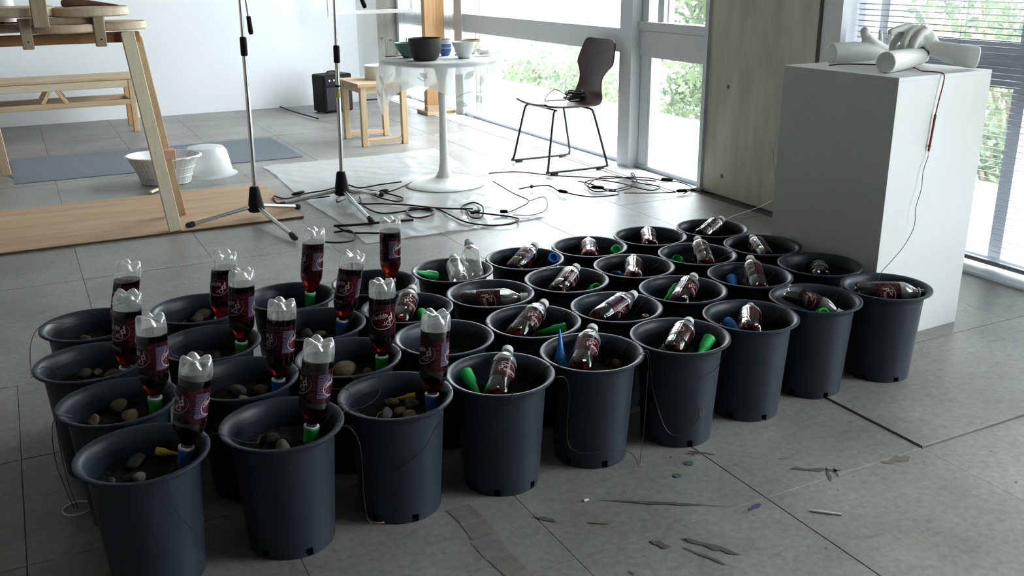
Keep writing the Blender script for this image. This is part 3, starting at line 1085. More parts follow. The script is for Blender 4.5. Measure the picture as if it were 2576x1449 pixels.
M_BLKCER = mat('matt_black_ceramic', (0.035, 0.035, 0.033), 0.55)
M_BLKIN = mat('maroon_glaze', (0.06, 0.012, 0.018), 0.35)
M_TEAL = mat('teal_glaze', (0.10, 0.20, 0.20), 0.35, var=0.15, scale=20)
M_BLUEC = mat('blue_glaze', (0.06, 0.12, 0.34), 0.35)
M_CREAMC = mat('cream_glaze', (0.62, 0.58, 0.46), 0.4)
M_OCHRE = mat('ochre_glaze', (0.34, 0.25, 0.07), 0.4)
M_WHITECER = mat('white_ceramic', (0.74, 0.75, 0.75), 0.4)
vessel('bowl', 2.035, 5.02, [(0, 0), (0.060, 0), (0.072, 0.012), (0.085, 0.045), (0.090, 0.085), (0.091, 0.118), (0.0885, 0.118), (0.086, 0.085), (0.078, 0.04), (0.05, 0.012), (0, 0.010)], M_BLKCER,
       'large matt black bowl at the front of the round table', 'bowl',
       lambda t: MB().lathe([(0.0882, 0.1185), (0.0855, 0.085), (0.0775, 0.042), (0.05, 0.0135), (0, 0.0115)], 40).build('glazed_inside', M_BLKIN, t))
vessel('bowl', 2.02, 5.22, [(0, 0), (0.035, 0), (0.042, 0.006), (0.065, 0.04), (0.082, 0.082), (0.079, 0.083), (0.06, 0.043), (0.035, 0.012), (0, 0.010)], M_TEAL, 'teal flared bowl partly hidden behind the black bowl', 'bowl')
vessel('cup', 2.245, 5.23, [(0, 0), (0.022, 0), (0.026, 0.006), (0.036, 0.03), (0.038, 0.09), (0.0355, 0.09), (0.033, 0.03), (0.02, 0.01), (0, 0.01)], M_BLUEC, 'blue cup with pale rim beside the black bowl', 'cup',
       lambda t: (MB().lathe([(0.0385, 0.067), (0.0388, 0.092), (0.035, 0.092)], 40).build('pale_rim', M_WHITECER, t),
                  MB().lathe([(0.0374, 0.042), (0.0378, 0.046)], 40).build('stripe', M_WHITECER, t)))
vessel('bowl', 2.275, 5.03, [(0, 0), (0.032, 0), (0.036, 0.004), (0.052, 0.04), (0.072, 0.088), (0.0695, 0.089), (0.05, 0.043), (0.03, 0.010), (0, 0.009)], M_WHITECER, 'white conical bowl at the right front of the round table', 'bowl')
vessel('bowl', 2.43, 5.275, [(0, 0), (0.028, 0), (0.036, 0.01), (0.052, 0.045), (0.056, 0.078), (0.0535, 0.079), (0.048, 0.045), (0.03, 0.014), (0, 0.012)], M_CREAMC, 'cream pot with ochre lip and dark spot behind the white bowl', 'pot',
       lambda t: (MB().lathe([(0.0562, 0.068), (0.0568, 0.080), (0.053, 0.080), (0.049, 0.05)], 40).build('ochre_lip', M_OCHRE, t),
                  MB().ball((-0.030, -0.040, 0.052), 0.009, 8).build('dark_spot', M_BLKCER, t)))
mb = MB()
for i in range(11):
    mb.ball((2.445 + rnd.uniform(-0.04, 0.04), 5.09 + rnd.uniform(-0.035, 0.035), TZ + 0.018 + rnd.uniform(0, 0.012)), rnd.uniform(0.014, 0.02), 8, 1.3, 1.0, 0.8)
me = fused(mb, 0.005, 2)
obj('crumpled_cloth', me, M_WHITEPL, label='crumpled white cloth at the right edge of the round table', cat='cloth')
MB().tube(smooth_path([(2.28, 5.16, TZ + 0.006), (2.31, 5.19, TZ + 0.008), (2.35, 5.20, TZ + 0.005)]), [0.004] * 13, 8).build('small_clip', M_CABLE, label='small dark clip lying between the cup and the white bowl', cat='clip')
fr = thing('picture_frame', 'small frame with red bottom edge standing behind the teal bowl', 'frame', (1.985, 5.33, TZ), 0.2)
MB().bevbox(-0.075, 0.075, -0.006, 0.006, 0, 0.006, 0.001).build('bottom_edge', mat('red_edge', (0.25, 0.03, 0.05), 0.4), fr)
MB().box(-0.072, -0.068, -0.004, 0.004, 0.006, 0.10).box(0.068, 0.072, -0.004, 0.004, 0.006, 0.10).build('side_edge', M_WHITEPL, fr)
MB().box(-0.068, 0.068, -0.001, 0.001, 0.006, 0.10).build('clear_sheet', M_GLASS, fr, False)

# ------------------------------------------------------------------ wooden stool with tin, amplifier, rack, timber posts
st = thing('wooden_stool', 'square pine stool with side stretchers behind the round table', 'stool', (2.32, 6.75, 0))
sx, sy = 0.152, 0.20
for a in (-1, 1):
    for b in (-1, 1):
        MB().bevbox(a * sx - 0.021, a * sx + 0.021, b * sy - 0.021, b * sy + 0.021, 0, 0.42, 0.002).build('leg', M_PINE, st)
for a in (-1, 1):
    MB().bevbox(a * sx - 0.012, a * sx + 0.012, -sy + 0.02, sy - 0.02, 0.375, 0.42, 0.002).build('apron', M_PINE, st)
    MB().bevbox(-sx + 0.02, sx - 0.02, a * sy - 0.012, a * sy + 0.012, 0.375, 0.42, 0.002).build('apron', M_PINEH, st)
    MB().bevbox(-sx + 0.02, sx - 0.02, a * sy - 0.014, a * sy + 0.014, 0.018, 0.05, 0.002).build('stretcher', M_PINEH, st)
for k in range(3):
    MB().bevbox(-0.195, 0.195, -0.235 + k * 0.157, -0.235 + k * 0.157 + 0.156, 0.42, 0.445, 0.002).build('top_board', M_PINEH, st)
tn = thing('round_tin', 'white round tin standing on the pine stool', 'tin', (2.385, 6.77, 0.445))
MB().lathe([(0, 0), (0.108, 0), (0.112, 0.006), (0.112, 0.095), (0.110, 0.095), (0.110, 0.05), (0, 0.05)], 40).build('body', M_WHITEPL, tn)
MB().lathe([(0.112, 0.08), (0.1155, 0.082), (0.1155, 0.100), (0.109, 0.100), (0.107, 0.090)], 40).build('lid_ring', M_WHITECER, tn)

amp = thing('amplifier', 'small black guitar amplifier on the floor by the white wall', 'amplifier', (2.50, 8.38, 0), 0.25)
MB().bevbox(-0.145, 0.145, -0.10, 0.10, 0.012, 0.335, 0.01).build('cabinet', M_BLACKPL, amp)
MB().bevbox(-0.125, 0.125, -0.106, -0.1, 0.03, 0.225, 0.002).build('grille', M_RUBBER, amp)
MB().bevbox(-0.13, 0.13, -0.108, -0.1, 0.245, 0.315, 0.002).build('control_panel', mat('amp_panel', (0.015, 0.015, 0.017), 0.4, spec=0.15), amp)
for k in range(5):
    MB().cyl((-0.095 + k * 0.045, -0.108, 0.288), (-0.095 + k * 0.045, -0.12, 0.288), 0.009, 0.008, 12).build('knob', M_BLACKPL if k > 1 else M_CHROME, amp)
MB().tube(smooth_path([(-0.05, 0, 0.332), (-0.035, 0, 0.352), (0.035, 0, 0.352), (0.05, 0, 0.332)]), 0.008, 8).build('handle', M_RUBBER, amp)
for a in (-0.11, 0.11):
    for b in (-0.07, 0.07):
        MB().cyl((a, b, 0), (a, b, 0.014), 0.014, n=12).build('foot', M_RUBBER, amp)

fr = thing('hanging_frame', 'white metal frame hung before the corner, its bottom rail crossing the window', 'frame', (2.985, 8.60, 0.806))
MB().bevbox(-0.40, 0.40, -0.012, 0.012, 0.015, 0.048, 0.003).build('bottom_rail', M_WHITEPL, fr)
MB().bevbox(-0.415, -0.39, -0.012, 0.012, 0.0, 1.1, 0.003).build('upright', M_WHITEPL, fr)
MB().bevbox(0.375, 0.40, -0.012, 0.012, 0.048, 1.1, 0.003).build('upright', M_WHITEPL, fr)
MB().bevbox(-0.39, 0.375, -0.012, 0.012, 1.075, 1.1, 0.003).build('top_rail', M_WHITEPL, fr)
MB().bevbox(-0.405, -0.39, 0.012, 0.30, 1.05, 1.07, 0.002).bevbox(-0.405, -0.39, 0.012, 0.30, 0.4, 0.42, 0.002).build('wall_bracket', M_WHITEPL, fr)

pw = thing('timber_post_stand', 'pair of tall orange timber posts on a block foot at the window', 'stand', (3.25, 7.86, 0))
MB().bevbox(-0.075, 0.03, -0.035, 0.035, 0.03, 1.9, 0.004).build('post', M_ORANGEWOOD, pw)
MB().bevbox(0.04, 0.125, 0.0, 0.07, 0.03, 1.9, 0.004).build('post', M_ORANGEWOOD, pw)
MB().bevbox(-0.10, 0.06, -0.10, -0.036, 0.012, 0.075, 0.004).build('foot_block', M_PINEH, pw)
MB().bevbox(-0.12, 0.14, -0.14, 0.10, 0.0, 0.03, 0.003).build('foot_board', M_PINEH, pw)

# ------------------------------------------------------------------ bench along the white wall
be = thing('bench', 'long low pine bench against the white wall with angled braces', 'bench', (0.0, 8.32, 0))
x0, x1 = -1.10, 0.83
MB().bevbox(x0 - 0.02, x1 + 0.02, -0.215, -0.01, 0.405, 0.43, 0.006).build('seat_board', M_PINEH, be)
MB().bevbox(x0 - 0.02, x1 + 0.02, -0.005, 0.20, 0.405, 0.43, 0.006).build('seat_board', M_PINEH, be)
for yy in (-0.195, 0.18):
    MB().bevbox(x0, x1, yy - 0.015, yy + 0.015, 0.35, 0.405, 0.003).build('apron', M_PALEPINEH if yy < 0 else M_PINEH, be)
    MB().bevbox(x0, x1, yy - 0.018, yy + 0.018, 0.215, 0.255, 0.003).build('stretcher', M_PINEH, be)
    for xx in (x0 + 0.02, x1 - 0.02):
        MB().bevbox(xx - 0.022, xx + 0.022, yy - 0.02, yy + 0.02, 0, 0.405, 0.003).build('leg', M_PINE if yy < 0 else M_ORANGEWOOD, be)
    for c in (0.25, -0.6):
        for sgn in (-1, 1):
            MB().bar((c + sgn * 0.085, yy, 0.255), (c + sgn * 0.025, yy, 0.35), 0.028, 0.028, (0, 1, 0)).build('brace', M_PINE, be)
MB().bevbox(x1 - 0.04, x1, -0.18, 0.165, 0.215, 0.25, 0.003).build('end_stretcher', M_PINE, be)

# ------------------------------------------------------------------ trestle carrying turned discs
tr = thing('disc_trestle', 'tall wooden trestle carrying round turned discs at the left', 'trestle', (0.0, 4.90, 0))
MB().bar((-1.15, 0.03, 0.920), (0.555, 0.03, 0.920), 0.045, 0.07, (0, 1, 0)).build('beam', M_BEAM, tr)
MB().bar((0.588, -0.145, 0.012), (0.498, -0.030, 0.945), 0.058, 0.045, (0, 1, 0)).build('leg', M_PALEPINE, tr)
MB().bar((0.662, 0.175, 0.012), (0.545, 0.070, 0.915), 0.050, 0.045, (0, 1, 0)).build('leg', M_PINE, tr)
MB().bar((-1.24, -0.145, 0.012), (-1.10, -0.030, 0.945), 0.058, 0.045, (0, 1, 0)).build('leg', M_PALEPINE, tr)
MB().bar((-1.24, 0.175, 0.012), (-1.10, 0.070, 0.915), 0.050, 0.045, (0, 1, 0)).build('leg', M_PINE, tr)
MB().bevbox(0.585, 0.655, 0.02, 0.075, 0.325, 0.375, 0.003).build('wood_block', M_PINKWOOD, tr)


def disc(x, y, z, r, t, m, rz=0.0):
    o = MB().lathe([(0, 0), (r * 0.96, 0), (r, 0.006), (r, t - 0.006), (r * 0.97, t), (0, t)], 48).build('disc', m, tr)
    o.location = (x, y, z)
    o.rotation_euler = (0, 0, rz)


disc(0.445, 0.045, 0.955, 0.150, 0.036, M_DISC, 0.3)
disc(0.235, -0.045, 0.955, 0.165, 0.036, M_DISC, 0.9)
disc(-0.06, 0.12, 0.955, 0.150, 0.036, M_DISC, 1.4)
disc(0.345, 0.0, 1.020, 0.175, 0.040, M_DISC, 2.0)
disc(0.045, -0.02, 1.025, 0.165, 0.042, M_DISC, 2.4)
MB().bevbox(0.05, 0.40, -0.14, -0.10, 0.990, 1.020, 0.003).build('cross_rail', M_OLDWOOD, tr)
for xx in (0.078, 0.372):
    b = MB().bevbox(xx - 0.023, xx + 0.023, -0.175, -0.14, 0.893, 1.022, 0.003).build('batten', M_OLDWOOD, tr)
    MB().cyl((xx + 0.003, -0.176, 0.925), (xx + 0.003, -0.180, 0.925), 0.0035, n=10).build('bolt', M_BLACKPL, b)
MB().bevbox(0.108, 0.172, -0.235, -0.19, 0.985, 1.35, 0.003).build('upright_batten', M_OLDWOOD, tr)
mb = MB()
P = smooth_path([(0.245, 0.0, 1.075), (0.285, -0.02, 1.078), (0.35, -0.04, 1.076), (0.42, -0.05, 1.070), (0.475, -0.055, 1.064)], 4)
mb.tube(P, [0.014, 0.017, 0.018, 0.018, 0.0175, 0.017, 0.016, 0.015, 0.0135, 0.012, 0.0105, 0.009, 0.007, 0.006, 0.005, 0.004, 0.002], 10)
mb.tube(smooth_path([(0.31, -0.03, 1.088), (0.322, -0.03, 1.12), (0.31, -0.03, 1.15)], 3), 0.007, 8)
o = mb.build('gourd', mat('brown_gourd', (0.10, 0.05, 0.028), 0.5, col2=(0.2, 0.11, 0.07), scale=14), label='brown dried pod lying on the upper right wooden disc', cat='pod')
o.location = (0.0, 4.90, 0)
jg = thing('white_jug', 'white jug standing on the leftmost lower disc of the trestle', 'jug', (0.0, 5.112, 0.991))
MB().lathe([(0, 0), (0.05, 0), (0.056, 0.01), (0.056, 0.05), (0.05, 0.12), (0.046, 0.2), (0.05, 0.23), (0.047, 0.23), (0.043, 0.2), (0, 0.02)], 32).build('body', M_WHITEPL, jg)
MB().tube(smooth_path([(0.0, -0.07, 0.004), (-0.03, -0.085, 0.004), (-0.05, -0.12, 0.004), (0.05, -0.12, 0.004), (0.09, -0.07, 0.004)]), 0.003, 6).build('cord', M_CABLE, jg)

# far timber trestle leg at the left edge
t2 = thing('pine_trestle', 'pine trestle legs cut off by the left edge near the carpet', 'trestle', (-0.13, 6.73, 0))
MB().bar((0.0, 0.0, 0), (-0.055, 0.0, 0.95), 0.05, 0.045, (0, 1, 0)).build('leg', M_PINE, t2)
MB().bar((-0.05, 0.34, 0), (-0.085, 0.10, 0.95), 0.05, 0.045, (0, 1, 0)).build('leg', M_PINE, t2)
MB().bevbox(-0.085, 0.012, -0.042, -0.023, 0.42, 0.49, 0.003).build('block', M_ORANGEWOOD, t2)
MB().bevbox(-0.9, 0.0, -0.02, 0.12, 0.95, 1.0, 0.003).build('beam', M_PINEH, t2)
MB().bar((-0.85, 0.0, 0), (-0.80, 0.0, 0.95), 0.05, 0.045, (0, 1, 0)).build('leg', M_PINE, t2)
MB().bar((-0.85, 0.34, 0), (-0.80, 0.10, 0.95), 0.05, 0.045, (0, 1, 0)).build('leg', M_PINE, t2)

# ------------------------------------------------------------------ floor coverings
ps = thing('plywood_sheet', 'thin brown plywood sheet lying on the floor at the left', 'plywood', (0.0, 0, 0))
MB().bevbox(-0.60, 1.215, 4.735, 5.63, 0.0012, 0.012, 0.001).build('board', M_PLY, ps, False)
MB().box(-0.60, 1.216, 4.732, 4.735, 0.0005, 0.011).build('front_edge', M_PLYEDGE, ps, False)
mb = MB()
NX, NY = 50, 26
vs = []
for i in range(NX + 1):
    for k in range(NY + 1):
        x = -0.10 + 1.77 * i / NX
        y = 6.385 + 0.90 * k / NY
        ed = min(i, NX - i, k, NY - k)
        vs.append((x + (0.02 * math.sin(k * 0.5) if i == 0 else 0), y, 0.0065 + (0.0 if ed else -0.003)))
fs = [(i * (NY + 1) + k, (i + 1) * (NY + 1) + k, (i + 1) * (NY + 1) + k + 1, i * (NY + 1) + k + 1) for i in range(NX) for k in range(NY)]
mb.add(vs, fs)
mb.box(-0.095, 1.665, 6.39, 7.28, 0.0008, 0.004)
mb.build('carpet_runner', M_CARPET, label='grey-blue carpet runner on the floor before the bench', cat='carpet')

rs = random.Random(3)
mb = MB()
NX, NY = 60, 80
vs = []
cx = [(rs.uniform(0, 6.28), rs.uniform(0, 6.28), rs.uniform(6, 26), rs.uniform(6, 26)) for _ in range(9)]
for i in range(NX + 1):
    for k in range(NY + 1):
        u, v = i / NX, k / NY
        x = 1.335 + u * (0.97 + 0.25 * v) + 0.012 * math.sin(9 * v)
        y = 4.095 + v * 2.06 + 0.012 * math.sin(7 * u + 1) + 0.03 * u
        h = sum(abs(math.sin(x * a[2] + y * a[3] * 0.7 + a[0]) * math.sin(y * a[3] - x * a[2] * 0.4 + a[1])) ** 5 for a in cx) / 4
        calm = min(1.0, max(0.0, (math.hypot(x - 2.17, y - 5.12) - 0.22) / 0.12))     # pressed flat under the table foot
        vs.append((x, y, 0.0012 + calm * (0.0018 + 0.011 * h + 0.0025 * rs.random())))
fs = [(i * (NY + 1) + k, (i + 1) * (NY + 1) + k, (i + 1) * (NY + 1) + k + 1, i * (NY + 1) + k + 1) for i in range(NX) for k in range(NY)]
mb.add(vs, fs)
mb.build('plastic_sheet', M_SHEET, None, True, 180, label='crinkled clear plastic sheet spread under the round table', cat='sheet')

# ------------------------------------------------------------------ basket and basin on the floor
bk = thing('wire_basket', 'white oval wire basket lined with paper beside the trestle leg', 'basket', (0.725, 6.0, 0.0))
ax_ = math.radians(-27)


def oval(r, z, n=40, k=0.78):
    return [Vector((r * math.cos(2 * PI * i / n) * math.cos(ax_) - r * k * math.sin(2 * PI * i / n) * math.sin(ax_),
                    r * math.cos(2 * PI * i / n) * math.sin(ax_) + r * k * math.sin(2 * PI * i / n) * math.cos(ax_), z)) for i in range(n)]


for r, z in ((0.145, 0.006), (0.158, 0.05), (0.18, 0.10), (0.215, 0.165)):
    MB().tube(oval(r, z), 0.0028 if z < 0.16 else 0.004, 6, closed=True).build('hoop', M_WHITEPL, bk)
A0, A1, A2, A3 = oval(0.145, 0.004), oval(0.158, 0.05), oval(0.18, 0.10), oval(0.217, 0.168)
for i in range(40):
    MB().tube(smooth_path([A0[i], A1[i], A2[i], A3[i]], 3), 0.0018, 5).build('wire', M_WHITEPL, bk)
vs = []
rows = [oval(0.14, 0.008), oval(0.152, 0.05), oval(0.174, 0.10), oval(0.21, 0.166), oval(0.226, 0.162)]
for i, rw in enumerate(rows):
    for q in rw:
        vs.append(q + Vector((0, 0, 0.004 * math.sin(len(vs) * 2.3)) if i > 2 else (0, 0, 0)))
fs = [(i * 40 + k, i * 40 + (k + 1) % 40, (i + 1) * 40 + (k + 1) % 40, (i + 1) * 40 + k) for i in range(4) for k in range(40)] + [tuple(range(39, -1, -1))]
MB().add(vs, fs).build('paper_lining', M_WHITEPL, bk, True, 60)
bs = thing('plastic_basin', 'translucent white basin lying upside down behind the wire basket', 'basin', (0.99, 6.12, 0.0))
M_BASIN = glass_mat('milky_basin', (0.95, 0.96, 0.96), 0.08, 0.4, milk=0.7, rough=0.2)
MB().lathe([(0.178, 0.0), (0.182, 0.004), (0.160, 0.012), (0.152, 0.02), (0.142, 0.08), (0.128, 0.145), (0.108, 0.172), (0.07, 0.180), (0, 0.180)], 48).build('body', M_BASIN, bs)
MB().bar((0.59, 5.67, 0.018), (0.68, 5.79, 0.018), 0.02, 0.012).build('wood_stick', M_PALEPINE, label='short pale wooden stick on the floor before the wire basket', cat='stick')


# ------------------------------------------------------------------ microphone stands
def mic_stand(label, x, y, feet, ztop, col_z, tip, tipz, pole_lean):
    t = thing('microphone_stand', label, 'stand', (x, y, 0), group='microphone stands')
    MB().lathe([(0.010, 0.172), (0.021, 0.170), (0.025, 0.160), (0.041, 0.062), (0.043, 0.052), (0.036, 0.042), (0, 0.042)], 24).build('base_hub', M_BLACKPL, t)
    for fx, fy in feet:
        d = Vector((fx - x, fy - y, 0))
        e = d.normalized()
        lg = MB().tube([e * 0.03 + Vector((0, 0, 0.068)), d * 0.985 + Vector((0, 0, 0.024))], 0.0105, 12).build('leg', M_CHROME, t)
        MB().tube([d * 0.93 + Vector((0, 0, 0.0285)), d * 0.97 + Vector((0, 0, 0.0245)), d * 1.02 + Vector((0, 0, 0.021)), d * 1.05 + Vector((0, 0, 0.019))], [0.0125, 0.0155, 0.0165, 0.010], 12).build('rubber_foot', M_RUBBER, lg)
    lx, ly = pole_lean

    def at(z):
        return Vector((lx * z, ly * z, z))
    MB().tube([at(0.06), at(col_z)], 0.0115, 14).build('lower_pole', M_CHROME, t)
    MB().tube([at(col_z - 0.03), at(col_z - 0.025), at(col_z + 0.055), at(col_z + 0.06)], [0.013, 0.0165, 0.0165, 0.012], 14).build('clutch', M_BLACKPL, t)
    MB().tube([at(col_z), at(ztop)], 0.0085, 14).build('upper_pole', M_CHROME, t)
    a = at(ztop)
    b = Vector(tip) - Vector((x, y, 0))
    far = a + (a - b) * 1.2
    far.z = min(far.z, 2.2)
    MB().tube([b + (a - b) * 0.1, a, far], 0.0065, 12).build('boom', M_CHROME, t)
    MB().tube([b, b + (a - b).normalized() * 0.012, b + (a - b).normalized() * 0.085], [0.009, 0.0125, 0.011], 12).build('counterweight', M_BLACKPL, t)
    MB().cyl(a + Vector((-0.03, 0, 0)), a + Vector((0.03, 0, 0)), 0.016, n=16).build('boom_joint', M_BLACKPL, t)
    return t


s1 = mic_stand('chrome microphone stand nearer the wooden trestle', 1.00, 4.83, [(1.056, 4.32), (1.232, 4.90), (0.66, 4.785)], 1.42, 0.845, (1.056, 4.83, 0.915), 0, (0.017, 0.0))
s2 = mic_stand('chrome microphone stand in front of the pine stool', 1.50, 4.975, [(1.475, 4.43), (1.72, 4.96), (1.165, 4.985)], 1.42, 0.775, (1.69, 4.975, 1.018), 0, (0.025, 0.0))
MB().tube([(0.013, 0, 0.62), (0.0135, 0, 0.632)], [0.0135, 0.0135], 12).build('tape_ring', M_BLACKPL, s2)
MB().tube([(0.0135, 0, 0.565), (0.0145, 0, 0.615)], [0.0122, 0.0122], 12).build('tape_band', mat('yellow_tape', (0.45, 0.42, 0.10), 0.5), s2)

# ------------------------------------------------------------------ floor cables
CABLES = {
'a': ([(1.944, 5.24), (1.811, 5.216), (1.679, 5.219), (1.628, 5.319), (1.48, 5.225), (1.367, 5.231), (1.231, 5.142), (1.185, 5.222), (1.169, 5.07), (1.3, 5.071), (1.456, 5.069)], 0.0042, 'black cable running from the far stand base to the plywood edge'),
'b': ([(2.005, 5.205), (1.817, 5.035), (1.721, 5.032), (1.623, 5.087), (1.553, 5.015), (1.547, 4.859), (1.65, 4.77), (1.75, 4.674), (1.851, 4.587), (1.925, 4.496), (2.027, 4.419)], 0.0042, 'black cable curving from the table base round the stand leg'),
'c': ([(1.601, 4.988), (1.546, 4.757), (1.585, 4.588), (1.727, 4.558), (1.834, 4.547), (1.877, 4.542), (1.875, 4.38), (1.88, 4.195), (1.95, 4.113), (2.052, 4.056), (2.13, 4.1), (2.141, 4.185), (2.07, 4.271), (1.999, 4.358), (1.998, 4.505), (2.091, 4.555), (2.088, 4.425), (2.0, 4.264), (1.949, 4.274), (1.99, 4.411)], 0.0042, 'black cable with a big double loop at the front of the plastic sheet'),
'd': ([(1.702, 4.523), (1.742, 4.598), (1.804, 4.583), (1.836, 4.497), (1.785, 4.402), (1.711, 4.406), (1.687, 4.484), (1.733, 4.574), (1.798, 4.557), (1.822, 4.475), (1.77, 4.392), (1.70, 4.41), (1.69, 4.49)], 0.0045, 'small tight coil of black cable on the plastic sheet'),
'e': ([(1.285, 4.439), (1.395, 4.403), (1.514, 4.39), (1.669, 4.356)], 0.0065, 'thick straight black cable in front of the stand feet'),
'f': ([(1.251, 4.331), (1.323, 4.308), (1.321, 4.212), (1.279, 4.142), (1.21, 4.134), (1.157, 4.209), (1.129, 4.279), (1.157, 4.343)], 0.0045, 'curled cable end on the bare floor behind the bottles'),
'g': ([(1.293, 4.434), (1.318, 4.294), (1.398, 4.234), (1.514, 4.17)], 0.0045, 'short cable sagging behind the upside-down bottles'),
'h': ([(2.503, 5.21), (2.663, 5.147), (2.835, 4.956), (2.951, 4.824), (3.025, 4.718), (3.137, 4.719), (3.22, 4.672), (3.27, 4.58), (3.312, 4.518), (3.36, 4.426), (3.32, 4.263), (3.213, 4.194)], 0.0035, 'long thin cable passing under the chair to the concrete pier'),
'i': ([(2.424, 4.994), (2.385, 4.66), (2.373, 4.449), (2.235, 4.323), (2.151, 4.273)], 0.003, 'thin cable from the table base toward the double loop'),
'j': ([(2.46, 4.732), (2.553, 4.738), (2.658, 4.739), (2.632, 4.577), (2.636, 4.518), (2.689, 4.433), (2.74, 4.35), (2.87, 4.331), (2.922, 4.472), (2.835, 4.545), (2.866, 4.683), (2.984, 4.741), (3.047, 4.581), (3.051, 4.423), (3.106, 4.346), (3.186, 4.382), (3.149, 4.486), (3.137, 4.592)], 0.0035, 'tangled black cable on the floor in front of the chair'),
'k': ([(2.863, 4.746), (2.878, 4.615), (2.895, 4.43), (3.097, 4.492), (3.241, 4.725), (3.259, 4.782), (3.145, 4.562), (2.961, 4.45), (2.817, 4.474), (2.858, 4.626), (3.055, 4.765), (3.209, 4.614), (3.258, 4.523)], 0.0035, 'second tangled cable heaped beside the chair foot'),
'l': ([(2.925, 4.356), (3.06, 4.28), (3.187, 4.232)], 0.003, 'short straight cable end pointing at the concrete pier'),
'm': ([(2.373, 4.449), (2.493, 4.488), (2.371, 4.247), (2.248, 4.172), (2.159, 4.221)], 0.0022, 'fine wire loop on the bright floor right of the double loop'),
'n': ([(1.519, 4.98), (1.453, 4.912), (1.495, 5.048), (1.584, 5.109), (1.699, 5.102), (1.804, 4.875), (1.745, 4.78), (1.691, 4.884), (1.682, 5.054)], 0.0042, 'black cable twisted round the base of the far stand'),
'o': ([(2.129, 8.818), (2.154, 8.427), (2.225, 7.932)], 0.006, 'dark cable on the floor left of the amplifier'),
}
for kk, (pts, r, lab) in CABLES.items():
    P = smooth_path([(x, y, 0.012 + r + 0.004 * math.sin(i * 2.1) * (1 if len(pts) > 6 else 0)) for i, (x, y) in enumerate(pts)], 6)
    MB().tube(P, r, 7).build('cable', M_CABLE, label=lab, cat='cable', group='cables on the floor')
PLUGS = [((1.975, 4.33), (2.04, 4.36), 'black jack plug in the middle of the double loop'), ((2.12, 4.29), (2.155, 4.27), 'black cable joint at the right of the double loop'),
         ((2.62, 4.56), (2.645, 4.50), 'black plug on the bright floor between table and chair'), ((2.555, 4.75), (2.53, 4.71), 'small plug near the table base on the bright floor'),
         ((2.83, 4.55), (2.885, 4.50), 'black plug in the tangle before the chair'), ((3.30, 4.53), (3.35, 4.48), 'dark plug lying near the concrete pier'), ((3.19, 4.23), (3.25, 4.215), 'dark plug at the end of the straight cable'),
         ((1.28, 5.20), (1.36, 5.24), 'dark cable joint behind the nearer stand'), ((1.73, 5.03), (1.79, 5.05), 'cable joint beside the far stand leg')]
for a, b, lab in PLUGS:
    A_, B_ = Vector((*a, 0.022)), Vector((*b, 0.022))
    MB().tube([A_, A_ + (B_ - A_) * 0.15, A_ + (B_ - A_) * 0.8, B_], [0.005, 0.0095, 0.0095, 0.005], 10).build('plug', M_BLACKPL, label=lab, cat='plug', group='plugs on the floor')

# loose bits on the floor
MB().tube(smooth_path([(1.505, 1.425, 0.003), (1.527, 1.403, 0.0035), (1.556, 1.378, 0.003)]), [0.0028] * 13, 8).build('paper_stick', M_WHITECER, label='thin white stick on the floor at the lower right', cat='stick')
ring = [(-0.022 + 0.032 * math.cos(a), 2.247 + 0.032 * math.sin(a), 0.003) for a in [2 * PI * i / 32 for i in range(32)]]
MB().tube(ring, 0.002, 6, closed=True).build('plastic_ring', M_WHITEPL, label='thin pale plastic ring on the floor left of the front pot', cat='ring')
MB().bevbox(1.060, 1.074, 1.709, 1.716, 0.0, 0.003, 0.001).build('paper_scrap', M_WHITECER, label='tiny pale scrap on the floor below the fourth front pot', cat='scrap')

# ------------------------------------------------------------------ plant pots
U = [[0.117, 1.895], [0.403, 1.893], [0.677, 1.912], [0.95, 1.908], [1.196, 1.917], [1.465, 1.905], [1.733, 1.933], [1.998, 1.962], [2.262, 1.939],
     [0.099, 2.182], [0.382, 2.179], [0.652, 2.183], [0.92, 2.193], [1.179, 2.185], [1.432, 2.175], [1.706, 2.211], [1.981, 2.225], [2.253, 2.209],
     [0.062, 2.461], [0.352, 2.45], [0.645, 2.459], [0.917, 2.455], [1.173, 2.457], [1.45, 2.464], [1.716, 2.491], [1.975, 2.496], [2.241, 2.469],
     [0.086, 2.751], [0.377, 2.743], [0.669, 2.716], [0.912, 2.726], [1.168, 2.727], [1.432, 2.728], [1.696, 2.734], [1.967, 2.747], [2.224, 2.735]]
U0 = [list(u) for u in U]
for _ in range(400):                       # rims may touch, never overlap
    for i in range(36):
        for j in range(i):
            dx, dy = U[i][0] - U[j][0], U[i][1] - U[j][1]
            d = math.hypot(dx, dy)
            if d < 0.2665:
                e = (0.2665 - d) / 2 / d
                U[i][0] += dx * e
                U[i][1] += dy * e
                U[j][0] -= dx * e
                U[j][1] -= dy * e
KEYS = [r + str(i) for r in 'PQRS' for i in range(1, 10)]
SHIFT = {k: Vector((a[0] - b[0], a[1] - b[1], 0)) for k, a, b in zip(KEYS, U, U0)}
POT = dict(zip(KEYS, U))
ROW = {'P': 'front row', 'Q': 'second row', 'R': 'third row', 'S': 'back row'}
ORD = ['leftmost', 'second', 'third', 'fourth', 'fifth', 'sixth', 'seventh', 'eighth', 'rightmost']


def where(k):
    return '%s pot of the %s' % (ORD[int(k[1]) - 1], ROW[k[0]])


